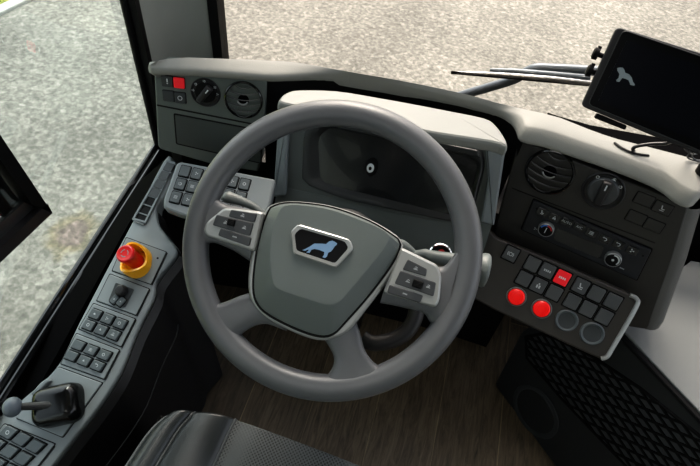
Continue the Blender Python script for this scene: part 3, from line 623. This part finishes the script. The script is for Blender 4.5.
# ------------------------------------------------------------------ steering wheel
SW = Plane(WC, 0, 52)
WHO = SW.l(329.2, 248.6)
wh = thing('steering_wheel', 'large grey four-spoke steering wheel with a lion badge on its hub', 'steering wheel', WC)
RW, nseg = .2072, 96
mb = MB(SW); R_ = []
for i in range(nseg+1):
    a_ = 2*pi*i/nseg; R_.append([SW.w(WHO[0]+(RW+.0205*cos(b_))*cos(a_), WHO[1]+(RW+.0205*cos(b_))*sin(a_), .0165*sin(b_)) for b_ in [2*pi*j/20 for j in range(20)]])
mb.rings(R_, (False, False)); mb.build('rim', M['rim'], wh, 80)
def ribbon(A, B_, dz, thk, name='spoke', m_='rim', n=7, dzs=None):
    a_ = smooth(A, n); b_ = smooth(B_, n); R_ = []; m__ = len(a_)
    for i, (p, q) in enumerate(zip(a_, b_)):
        z = dz if dzs is None else dzs[0]+(dzs[1]-dzs[0])*i/(m__-1)
        p, q = V(SW.l(p.x, p.y, z)), V(SW.l(q.x, q.y, z)); c = (p+q)/2; w = (q-p)/2; r = []
        for j in range(20):
            t = 2*pi*j/20; cx = math.copysign(abs(cos(t))**.75, cos(t)); sx = math.copysign(abs(sin(t))**.75, sin(t))
            r.append(SW.w(c.x+w.x*cx, c.y+w.y*cx, z+thk*sx))
        R_.append(r)
    MB().rings(R_).build(name, M[m_], wh, 80)
ribbon([(262, 212), (240, 207), (224, 203), (213, 192), (204, 178)], [(251, 262), (232, 250), (212, 243), (202, 252), (192, 277)], 0, .012)
ribbon([(398, 246), (420, 258), (440, 267), (453, 256), (466, 230)], [(380, 303), (405, 308), (423, 313), (430, 322), (440, 335)], 0, .012)
ribbon([(262, 290), (242, 295), (220, 303), (207, 297), (193, 282)], [(287, 331), (266, 324), (249, 329), (238, 341), (244, 361)], 0, .012)
ribbon([(310, 322), (326, 342), (334, 360), (326, 376), (305, 386)], [(352, 310), (360, 332), (366, 352), (380, 366), (406, 369)], 0, .012)
# column side of hub
mb = MB(SW); hc = SW.l(325, 268); mb.lathe([(.072, -.05), (.082, -.03), (.088, -.004)], *hc, 40); mb.build('hub_back', M['dark'], wh)
# silver frame around the pad and pad itself
pad_o = [(268, 212), (274, 206), (292, 203), (330, 207.5), (368, 221), (393, 236), (400, 245), (391, 265), (368, 296), (345, 322), (333, 334), (320, 336.5), (298, 330), (270, 316), (257, 304), (253, 288), (255, 262), (260, 235)]
pad_i = [(281, 210), (287, 206), (300, 205.5), (330, 210), (362, 221), (384, 231), (389, 238), (382, 251), (365, 272), (348, 292), (338, 302), (326, 304), (306, 298), (284, 291), (275, 285), (272, 270), (271, 252), (273.5, 230)]
frame_o = [(264, 212), (271, 204.5), (292, 201), (331, 205.5), (369, 219), (395, 234), (403, 244), (401, 258), (388, 281), (367, 309), (350, 330), (337, 338), (318, 340.5), (294, 333), (266, 318), (252, 303), (247.5, 285), (250, 258), (257, 232)]
so = resample(ccw([tuple(p) for p in smooth(SW.L(frame_o, .014), 4, True)]), 96)
mb = MB(SW); mb.rings([[SW.w(x, y, z) for x, y in inset(so, c_)] for c_, z in ((.004, -.008), (0, .0), (0, .010), (.002, .0135), (.005, .0145), (.012, .0125))]); mb.build('hub_frame', M['silver'], wh, 60)
po_ = resample(ccw([tuple(p) for p in smooth(SW.L(pad_o, .018), 4, True)]), 96); pi_ = resample(ccw([tuple(p) for p in smooth(SW.L(pad_i, .034), 4, True)]), 96)
gapr = inset(po_, -.0022); mb = MB(SW); mb.prism(gapr, .008, .0152); mb.build('pad_gap', M['black'], wh)
def mixp(t): return [(a_[0]*(1-t)+b_[0]*t, a_[1]*(1-t)+b_[1]*t) for a_, b_ in zip(po_, pi_)]
mb = MB(SW); mb.rings([[SW.w(x, y, z) for x, y in p] for p, z in ((po_, .006), (po_, .013), (mixp(.05), .0165), (mixp(.12), .0185), (mixp(.93), .0365), (mixp(1), .0375), ([(p[0]*.9+.1*hc[0], p[1]*.9+.1*hc[1]) for p in pi_], .0380), ([(p[0]*.4+.6*hc[0], p[1]*.4+.6*hc[1]) for p in pi_], .0384))]); mb.build('horn_pad', M['pad'], wh, 9)
bz = .0425
bo_ = rnd(SW.L([(290.5, 231.5), (298, 224), (350, 239.5), (353.5, 249), (336, 268), (293, 253.5)], bz), .004)
bi_ = rnd(SW.L([(294.5, 234), (300.5, 228.5), (345, 241.5), (348.5, 248), (335, 263.3), (296.5, 250.5)], bz), .003)
bd = MB(SW); bd.prism(bi_, bz-.005, bz-.001); badge = bd.build('badge', M['tglass'], wh, label='black badge plate')
a96, b96 = resample(ccw(bo_), 72), resample(ccw(bi_), 72)
mb = MB(SW); mb.rings([[SW.w(x, y, z) for x, y in p] for p, z in ((a96, bz-.005), (a96, bz), (inset(a96, .0015), bz+.0012), (b96, bz+.0004), (b96, bz-.003))], (False, False)); mb.build('badge_frame', M['silver'], badge, label='chrome surround of the badge')
lion = [(158, 252), (178, 245), (190, 238), (210, 228), (245, 205), (300, 205), (330, 208), (350, 190), (375, 183), (390, 190), (410, 203), (405, 215), (392, 224), (382, 240), (365, 262), (345, 270), (336, 298), (322, 308), (303, 302), (314, 288), (318, 265), (280, 250), (245, 243), (224, 250), (212, 272), (188, 268), (205, 255), (203, 246), (180, 256)]
lp = SW.L([(280+x/7.167, 215+y/7.167) for x, y in lion], bz)
MB(SW).prism(lp, bz-.001, bz+.0002).build('lion_emblem', M['lion'], badge, label='small steel blue lion silhouette')
# switch modules on left and right spokes
def module(outline, keys, roller, name):
    zt = .022
    p = rnd(SW.L(outline, zt), [.006]*len(outline))
    mb = MB(SW); mb.prism(p, -.004, zt, .0035); mo = mb.build(name, M['silver'], wh)
    q = ccw(p); mb = MB(SW); mb.prism(inset(q, .0005), -.012, .010); mb.build('module_base', M['bin'], mo)
    for pts, ic in keys:
        q = rnd(SW.L(pts, zt+.002), .0025, 3); cx = sum(a_[0] for a_ in q)/len(q); cy = sum(a_[1] for a_ in q)/len(q)
        mb = MB(SW); mb.prism(q, zt-.002, zt+.0025, .001)
        for dx in ((-.012, .018) if ic == 'two' else (0,)): icon(mb, SW, cx+dx, cy, zt+.0027, .0062, 'wave' if ic == 'two' else ic, 1, radians(-2))
        mb.build('wheel_button', [M['padd'], M['icond']], mo)
    q = rnd(SW.L(roller, zt+.003), .0015, 3); mb = MB(SW); mb.prism(q, zt, zt+.006, .0015); mb.build('scroll_roller', M['black'], mo)
module([(203, 230), (206, 222), (224, 207.5), (259, 211), (264, 213), (255, 252), (206, 236)],
       [([(231, 209.5), (257, 213.5), (254.5, 222.5), (228.5, 216.5)], 'wave'), ([(216.5, 214.5), (253.5, 223), (250, 236), (212.5, 225)], 'two'), ([(220.5, 228), (251.5, 237.5), (249, 246.5), (218, 235.5)], 'dots')],
       [(228.5, 218), (236, 219.8), (234, 226.8), (226.8, 224.8)], 'left_switch_module')
module([(401, 247), (438, 265), (442, 277), (440, 300), (436, 308), (383, 293)],
       [([(408, 259), (427, 269), (426, 276.5), (402.5, 269.5)], 'wave'), ([(400.5, 270.5), (436, 282.5), (433.5, 296.5), (394.5, 283.5)], 'two'), ([(389.5, 284.5), (423.5, 295.5), (420, 303), (387, 292.5)], 'dots')],
       [(414, 278.5), (424, 282), (421, 289.5), (411.5, 286)], 'right_switch_module')

# ------------------------------------------------------------------ steering column and stalks
co = thing('steering_column', 'dark steering column shroud beneath the wheel hub', 'steering column', WC-SW.n*.2)
c3 = SW.w(hc[0]+.01, hc[1]+.03, -.045); ax = (V((.03, .30, .42))-c3)
def oriented(p, ax, prof, n=32, ry=1):
    ax = ax.normalized(); t1 = V((1, 0, 0))-ax*ax.x; t1.normalize(); t2 = ax.cross(t1)
    return [[p+ax*z+(t1*cos(2*pi*i/n)+t2*ry*sin(2*pi*i/n))*r for i in range(n)] for r, z in prof]
mb = MB(); mb.rings(oriented(c3, -SW.n, [(.062, .0), (.07, .012), (.072, .06), (.066, .10), (.06, .18)])); mb.build('upper_shroud', M['dark'], co, 60)
mb = MB(); mb.rings(oriented(c3-SW.n*.15, V((0, .15, -.5)), [(.05, 0), (.05, .2), (.04, .5)])); mb.build('lower_tube', M['black'], co, 60)
mb = MB()
for q, r_ in (((378, 330), .006), ):
    arc = [SW.w(*SW.l(x, y, -.07), -.07) for x, y in ((362, 338), (372, 343), (390, 341), (405, 333), (414, 320), (417, 306))]
    mb.tube(smooth(arc, 5), .013, 12)
mb.build('shroud_lip', M['dark'], co, 60)
# ignition lock with chrome arc
ig = SW.l(440, 255, -.06)
mb = MB(SW); mb.lathe([(.0185, -.065), (.0185, -.055), (.0165, -.053), (.015, -.055), (.0145, -.065)], *ig, 28, caps=(False, False)); mb.build('lock_ring', M['chrome'], co)
mb = MB(SW); mb.lathe([(.015, -.07), (.0145, -.060), (.0005, -.059)], *ig, 24); mb.prism([(ig[0]+.001+x, ig[1]+.004+y) for x, y in circ(.0055, 16)], -.0595, -.057, mi=1); mb.build('ignition_lock', [M['black'], M['rede']], co)
def stalk(pts, rad, name, label, m_='key', flat=.8, ext=None):
    t = thing(name, label, 'stalk', pts[0]); mb = MB(); sm = smooth(pts, 4); rr_ = []
    for i in range(len(sm)):
        x = i/4; j = min(int(x), len(rad)-2); rr_.append(rad[j]+(rad[j+1]-rad[j])*(x-j))
    mb.tube(sm, rr_, 16, flat=flat); mb.build('stalk_arm', M[m_], t, 60)
    return t
def swp(x, y, z): return SW.w(*SW.l(x, y, z), z)
stalk([swp(275, 228, -.05), swp(258, 209.5, -.05), swp(242, 201.5, -.045), swp(228, 197, -.04), swp(224, 195.5, -.04)], [.007, .006, .008, .011, .007], 'control_stalk', 'short grey stalk behind the left wheel spoke, over the keypad', 'pad', .6)
t = stalk([swp(395, 262, -.06), swp(422, 254.5, -.05), swp(430, 257, -.05), swp(458, 261.5, -.055), swp(474, 266, -.06)], [.01, .009, .0115, .0125, .0135], 'turn_signal_stalk', 'thick grey stalk passing behind the wheel rim, right of the hub', 'pad', .85)
mb = MB(); a0 = swp(470, 267, -.06); a1 = swp(489, 271.5, -.06); dr = (a1-a0).normalized()
mb.rings(oriented(a0, dr, [(.013, 0), (.023, .006), (.027, .018), (.0275, .024), (.025, .0275), (.02, .029)])); mb.build('stalk_end_knob', M['pad'], t, 60)
t2_ = stalk([swp(380, 250, -.03), swp(398, 243.5, -.03), swp(406, 247, -.03), swp(414, 252.5, -.03)], [.006, .008, .008, .005], 'column_paddle', 'small pale paddle poking out at the upper right of the wheel hub', 'pad', .6)

# ------------------------------------------------------------------ driver seat
seat = thing('driver_seat', 'black leather driver seat cushion with perforated grey fabric centre', 'seat', hz(220, 466, .30))
SZ = .49
def ground_pts(px, z=SZ): return smooth([tuple(hz(x, y, z)) for x, y in px], 8)
def patch(La, Lb, name, m_, bulge, edge, n=14):
    A_, B2 = ground_pts(La), ground_pts(Lb); R_ = []
    for i in range(n+1):
        s = i/n; row = []
        for k, (p, q) in enumerate(zip(A_, B2)):
            v = p.lerp(q, s); t = k/(len(A_)-1)      # t: 0 at front end
            h = bulge*math.sin(pi*s)**.6+edge[0]*(1-s)**3+edge[1]*s**3
            h += -.045*max(0, 1-t/.16)**2.2
            row.append(V((v.x, v.y, v.z+h)))
        row = [V((row[0].x, row[0].y+.004, row[0].z-.06)), ]+row
        R_.append(row)
    mb = MB(); mb.rings(R_, (False, False), closed=False); return mb.build(name, M[m_], seat, 80)
L0 = [(176, 408), (162, 415), (146, 431), (123, 465), (60, 560), (-20, 700)]
L1 = [(197, 407), (190, 417), (178, 431), (157, 465), (100, 560), (30, 700)]
L2 = [(236, 416), (234, 422), (228, 434), (214, 465), (165, 570), (110, 700)]
L3 = [(372, 466), (370, 474), (366, 490), (356, 520), (330, 600), (300, 730)]
patch(L0, L1, 'side_bolster', 'leather', .014, (-.02, 0))
patch(L1, L2, 'inner_bolster', 'leather', .014, (0, 0))
patch(L2, L3, 'seat_insert', 'fabric', .006, (0, -.0))
for q in (L1, L2):
    mb = MB(); pts = ground_pts(q); m_ = len(pts)
    mb.tube([p+V((0, 0, .001-.045*max(0, 1-(k/(m_-1))/.16)**2.2)) for k, p in enumerate(pts)], .0022, 8); mb.build('seam_piping', M['piping'], seat, 60)
mb = MB(); pts = ground_pts(L0); m_ = len(pts); mb.tube([p+V((-.002, .0, -.022-.045*max(0, 1-(k/(m_-1))/.16)**2.2)) for k, p in enumerate(pts)], .003, 8); mb.build('edge_piping', M['piping'], seat, 60)
bs = [hz(x, y, SZ) for x, y in ((178, 411), (197, 411), (236, 420), (370, 474), (300, 730), (-20, 700), (123, 467), (146, 433))]
cxy = sum((p for p in bs), V((0, 0, 0)))/len(bs)
mb = MB(); mb.rings([[V((cxy.x+(p.x-cxy.x)*k_, cxy.y+(p.y-cxy.y)*k_, z)) for p in bs] for k_, z in ((.9, .36), (1.0, .38), (.995, .455))]); mb.build('cushion_base', M['leather'], seat, 60)
mb = MB(); mb.prism([(cxy.x+x, cxy.y+y) for x, y in rect(-.16, -.16, .16, .14)], 0, .36, .01); mb.build('seat_pedestal', M['black'], seat)

# ------------------------------------------------------------------ heater box on the right
a = hz(494, 385, 0); b_ = hz(553, 464, 0); d = (b_-a).normalized()
yaw = math.degrees(atan2(d.y, d.x))
HB = Plane(a, yaw, 10)
hb = thing('heater_box', 'dark heater box with diamond mesh grille, on the floor right of the pedals', 'heater box', a)
e1 = HB.l(660, 374); zt = HB.w(*e1).z
fc = HB.L([(494, 385), (521, 332)]); fc[0] = (fc[0][0], 0); u9 = HB.l(760, 450)[0]; fc += [(fc[1][0]+.06, e1[1]), (u9, e1[1]), (u9, 0)]
mb = MB(HB); mb.prism(rnd(fc, .012, 4), -.06, 0, .006); mb.build('side_panel', M['boxface'], hb)
# light top surface
tp = [hz(640, 300, zt)]+[HB.w(u_, e1[1], -.003) for u_ in (HB.l(600, 340)[0], HB.l(660, 374)[0], u9)]
far = [V((1.15, tp[-1].y, zt)), V((1.15, .56, zt)), hz(690, 262, zt)]
MB().prism([tuple(p.xy) for p in tp+far], zt+.001, zt+.006, .002).build('box_top', M['boxtop'], hb, label='light grey top surface')
MB().prism(inset(ccw([tuple(p.xy) for p in tp+far]), .004), 0, zt).build('box_body', M['boxface'], hb)
mb = MB(HB); e_ = [HB.w(u_, e1[1]-.004, .002) for u_ in (fc[2][0], HB.l(660, 374)[0], u9)]; mb.tube(e_, .007, 8); mb.build('edge_strip', M['rubber'], hb)
# mesh grille: recess, frame, diagonal bars
gq = ccw(HB.L([(525, 337), (545, 333), (592, 356), (640, 388), (700, 436), (760, 480), (760, 590), (625, 466), (560, 398), (526, 358)], .002))
mb = MB(HB); mb.rings([[HB.w(x, y, 0) for x, y in inset(gq, -.003)], [HB.w(x, y, .004) for x, y in gq], [HB.w(x, y, .004) for x, y in inset(gq, .004)], [HB.w(x, y, .0005) for x, y in inset(gq, .005)]], (False, False)); mb.build('grille_frame', M['black'], hb)
MB(HB).prism(inset(gq, .004), 0, .0008).build('grille_backing', mat('grille_back', (58, 60, 62), .6), hb)
def inside(p, poly):
    r_ = False
    for i in range(len(poly)):
        (x1, y1), (x2, y2) = poly[i-1], poly[i]
        if (y1 > p[1]) != (y2 > p[1]) and p[0] < (x2-x1)*(p[1]-y1)/(y2-y1)+x1: r_ = not r_
    return r_
mb = MB(HB); gi = inset(gq, .003); xs = [p[0] for p in gi]; ys = [p[1] for p in gi]
def clip_bars(ang, sp_m):
    dx, dy = cos(ang), sin(ang); nx, ny = -dy, dx
    pr_ = [x*nx+y*ny for x, y in gi]; k = min(pr_)
    while k < max(pr_):
        ts = []
        for i in range(len(gi)):
            (x1, y1), (x2, y2) = gi[i-1], gi[i]; s1, s2 = x1*nx+y1*ny-k, x2*nx+y2*ny-k
            if (s1 > 0) != (s2 > 0): t = s1/(s1-s2); ts.append((x1+(x2-x1)*t)*dx+(y1+(y2-y1)*t)*dy)
        ts.sort()
        for j in range(0, len(ts)-1, 2):
            p, q = (k*nx+ts[j]*dx, k*ny+ts[j]*dy), (k*nx+ts[j+1]*dx, k*ny+ts[j+1]*dy); w = .0024
            mb.prism([(p[0]-nx*w, p[1]-ny*w), (q[0]-nx*w, q[1]-ny*w), (q[0]+nx*w, q[1]+ny*w), (p[0]+nx*w, p[1]+ny*w)], .0005, .004)
        k += sp_m
def img_ang(dx, dy): p, q = HB.l(580, 390), HB.l(580+dx, 390+dy); return atan2(q[1]-p[1], q[0]-p[0])
clip_bars(img_ang(10, 15), .019); clip_bars(img_ang(10, 4), .024); mb.build('grille_mesh', M['black'], hb)
c = HB.l(535, 411.5)
w = HB.l(556, 420); r_ = .074
mb = MB(HB); mb.lathe([(r_, 0), (r_*.99, .0012), (r_*.86, .0016), (r_*.83, .0012), (r_*.82, .0002)], *c, 40, caps=(False, False)); mb.build('speaker_ring', M['key'], hb)
MB(HB).lathe([(r_*.82, 0), (r_*.8, .0012), (.001, .0012)], *c, 40).build('speaker_cover', M['boxface'], hb)

# ------------------------------------------------------------------ tablet display on the dash
TP = Plane(at(650, 82, .98), -9, 30)
tb_ = thing('display_tablet', 'black tablet display with small lion symbol mounted above the right dash', 'tablet', TP.w(*TP.l(650, 100)))
tq = [(617, 26.5), (709, 52.5), (760, 78), (752, 172), (690, 151), (632, 128), (581, 106)]
tq = [(617, 26.5), (775, 76.5), (745, 174), (581, 106)]
tp_ = ccw(rnd(TP.L(tq), .008)); mb = MB(TP); mb.prism(tp_, -.012, 0, .002); mb.build('tablet_case', M['dark'], tb_)
gl = ccw(rnd(TP.L([(623, 30), (769, 79.5), (740, 167), (588, 104.5)], .001), .008)); MB(TP).prism(gl, 0, .0015, .0006).build('glass_front', M['tglass'], tb_)
gs = TP.L([(627, 40), (762, 87), (738, 158), (598, 101)], .0016); MB(TP).prism(gs, .0015, .0019).build('active_screen', M['tscreen'], tb_)
mb = MB(); mb.tube([TP.w(*p, .0012) for p in smooth(gl[:]+[gl[0]], 1)], .0009, 6); mb.build('glass_edge', M['bezel'], tb_)
l2 = [(262, 265), (275, 262), (292, 263), (300, 275), (304, 290), (325, 298), (338, 315), (345, 338), (355, 352), (352, 359), (330, 354), (328, 345), (322, 330), (305, 322), (288, 318), (282, 326), (274, 338), (258, 337), (256, 328), (268, 318), (273, 298), (266, 285), (262, 278)]
MB(TP).prism(TP.L([(625+(560+x/4.657-625)*.88, 76+(10+y/4.657-76)*.88) for x, y in l2], .002), .0019, .0023).build('lion_symbol', M['lions'], tb_, label='pale grey lion silhouette')
for x, y in ((597, 54), (590.5, 71)):
    p = TP.w(*TP.l(x, y, -.012), -.012); q = TP.w(*TP.l(x+9, y+3, -.012), -.012); d_ = (p-q).normalized()
    mb = MB(); mb.rings(oriented(q, d_, [(.004, 0), (.004, .012), (.009, .012), (.0095, .019), (.006, .021)], 16)); mb.tube([p+TP.v*.012, p-TP.v*.004], .003); mb.build('clamp_knob', M['black'], tb_)
q = TP.L([(597, 113), (627, 125.5), (625, 130), (594, 118)], -.01); MB(TP).prism(rnd(q, .003), -.02, -.006, .002).build('lower_clamp', M['black'], tb_)
ft = TP.w(*TP.l(765, 130), -.03); mb = MB(); mb.tube(smooth([TP.w(*TP.l(752, 118), -.016), TP.w(*TP.l(752, 118), -.05), V((ft.x, ft.y+.05, .90)), V((ft.x+.01, ft.y+.06, .823))], 6), .013, 14); mb.build('mount_arm', M['black'], tb_, 60)
cb = thing('power_cable', 'black cable looping from a slot in the dash top to the tablet', 'cable', hz(634, 148, .823))
mb = MB(); mb.tube(smooth([hz(634, 151, .822), hz(633, 148.5, .833), hz(638, 146, .840), hz(652, 144, .850), hz(668, 143, .862), hz(682, 137, .90), TP.w(*TP.l(700, 135, -.03), -.018)], 6), .0032, 10); mb.build('cable_run', M['cable'], cb, 60)
mb = MB(); mb.tube(smooth([hz(614.5, 142.5, .8265), hz(622, 148, .8275), hz(634, 153, .8275), hz(649, 155.5, .8265)], 6), .0028, 8, flat=.5); mb.build('cable_slot', M['black'], cb, 60)
w2 = thing('thin_cable', 'thin tangled grey wires hanging under the tablet', 'cable', hz(690, 152, .823))
for q in ([(683, 143, .90), (685, 149, .86), (692, 154, .835), (703, 153, .83)], [(697, 150, .88), (692, 156, .84), (697, 160, .826), (710, 160, .826)], [(686, 146, .88), (690, 151, .85), (688, 158, .828), (700, 162, .826)]):
    mb = MB(); mb.tube(smooth([hz(*p) for p in q], 6), .0015, 6); mb.build('wire', M['key'], w2, 60)

# ------------------------------------------------------------------ windscreen base, wiper
MB().prism([(-.43, .56), (-.43, .52), (.1, .535), (.35, .53), (1.2, .53), (1.2, .575)], .60, .655).build('trim_5', M['rubber'], **S)
def fy_(x, y, yy): return hit(x, y, (0, yy, 0), (0, 1, 0))
bs_ = thing('windscreen_seal', 'black wedge of windscreen seal behind the right dash top', 'seal', hz(610, 133, .80))
mb = MB(); sq = ccw([tuple(hz(x, y, .80).xy) for x, y in ((548, 112), (558, 115.5), (590, 124.5), (659, 137), (720, 152), (720, 175), (640, 150), (590, 136), (545, 124))]); mb.prism(sq, .765, .80, .002); mb.build('seal_strip', M['void'], bs_)
wp = thing('windscreen_wiper', 'grey metal windscreen wiper outside the windscreen, behind the tablet', 'wiper', fy_(586, 76, .66))
mb = MB(); mb.tube(smooth([fy_(x, y, .665) for x, y in ((438, 104), (452, 99), (466, 94), (490, 87), (515, 79), (526, 72), (536, 68.3), (552, 68.5), (590, 70.5), (640, 74))], 5), [.011]*46, 12); mb.build('wiper_arm', M['alu'], wp, 60)
mb = MB(); mb.tube([fy_(x, y, .64) for x, y in ((451, 72.3), (500, 74.5), (550, 78.5), (590, 83), (640, 89))], [.003, .005, .006, .006, .006], 10); mb.build('wiper_blade', M['blade'], wp, 60)
mb = MB(); mb.tube([fy_(x, y, .65) for x, y in ((490, 70), (515, 71.5), (550, 74.5), (590, 78))], [.004, .007, .008, .008], 10); mb.build('blade_holder', M['alu'], wp, 60)
mb = MB(); mb.rings([[fy_(x, y, .637+dz) for x, y in ((451, 70.8), (640, 87.8), (640, 91), (451, 74))] for dz in (0, .003)]); mb.build('rubber_lip', M['rubber'], wp)

# ------------------------------------------------------------------ sliding sash on the side window
sa = thing('window_sash', 'black framed sliding sash with dark ribbed infill at the left of the driver window', 'window sash', (WX-.01, -.2, .62))
def wl(x, y, xx=WX+.012): return hit(x, y, (xx, 0, 0), (1, 0, 0))
ca_ = wl(52.5, 213); y0 = ca_.y; z0 = ca_.z
cbm = wl(0, 263); slz = (cbm.z-z0)/(cbm.y-y0)
def zb(y): return z0+(y-y0)*slz
yb = -.75
mb = MB(); mb.rings([[V((x, y0, zb(y0))), V((x, y0-.14, 1.9)), V((x, y0-.17, 1.9)), V((x, y0-.03, zb(y0-.03)+.05))] for x in (WX-.022, WX+.012)]); mb.build('sash_stile', M['black'], sa)
mb = MB(); mb.rings([[V((x, y0, zb(y0))), V((x, y0, zb(y0)+.026)), V((x, yb, zb(yb)+.026)), V((x, yb, zb(yb)))] for x in (WX-.022, WX+.012)]); mb.build('sash_rail', M['dark'], sa)
mb = MB(); mb.rings([[V((x, y0-.02, zb(y0)+.024)), V((x, y0-.02, zb(y0)+.055)), V((x, yb, zb(yb)+.055)), V((x, yb, zb(yb)+.024))] for x in (WX-.022, WX-.002)]); mb.build('sash_inner_rail', M['bezel'], sa)
mb = MB()
for i in range(20):
    y = y0-.032-i*.022; mb.rings([[V((WX-.012+dx, y, zb(y)+.055)), V((WX-.012+dx, y-.0215, zb(y)+.055)), V((WX-.012+dx, y-.1575, 1.9)), V((WX-.012+dx, y-.136, 1.9))] for dx in (0, .006 if i % 2 else .001)])
mb.build('sash_blind', M['dark'], sa)

# ------------------------------------------------------------------ light
w = bpy.data.worlds.new('sky'); sc.world = w; w.use_nodes = True; nt = w.node_tree; bg = nt.nodes['Background']
sk = nt.nodes.new('ShaderNodeTexSky'); sk.sky_type = 'NISHITA'; sk.sun_disc = False; sk.sun_elevation = radians(48); sk.sun_rotation = radians(-20); sk.air_density = 1.2; sk.dust_density = 3
hs = nt.nodes.new('ShaderNodeHueSaturation'); hs.inputs['Saturation'].default_value = .35; nt.links.new(sk.outputs[0], hs.inputs['Color']); nt.links.new(hs.outputs[0], bg.inputs[0]); bg.inputs[1].default_value = .42
su = bpy.data.lights.new('sun', 'SUN'); su.energy = 4.3; su.angle = radians(22); su.color = (1, .96, .9); so_ = bpy.data.objects.new('sun', su); COL.objects.link(so_)
so_.rotation_euler = (V((.22, -.75, -.95))).to_track_quat('-Z', 'Y').to_euler()
def area_light(name, loc, target, size, e, col=(1, 1, 1)):
    l = bpy.data.lights.new(name, 'AREA'); l.energy = e; l.size = size; l.color = col; o = bpy.data.objects.new(name, l); COL.objects.link(o); o.location = loc
    o.rotation_euler = (V(target)-V(loc)).to_track_quat('-Z', 'Y').to_euler()
area_light('fill_light', (-.1, -.9, 1.9), (.05, .15, .7), .7, 2.5, (1, .99, .97))  # added soft fill from behind the camera, not a lamp of the cab
sc.view_settings.view_transform = 'Standard'; sc.view_settings.look = 'Medium High Contrast'; sc.view_settings.exposure = .12
for o in bpy.data.objects:
    if '_r' in o: del o['_r']
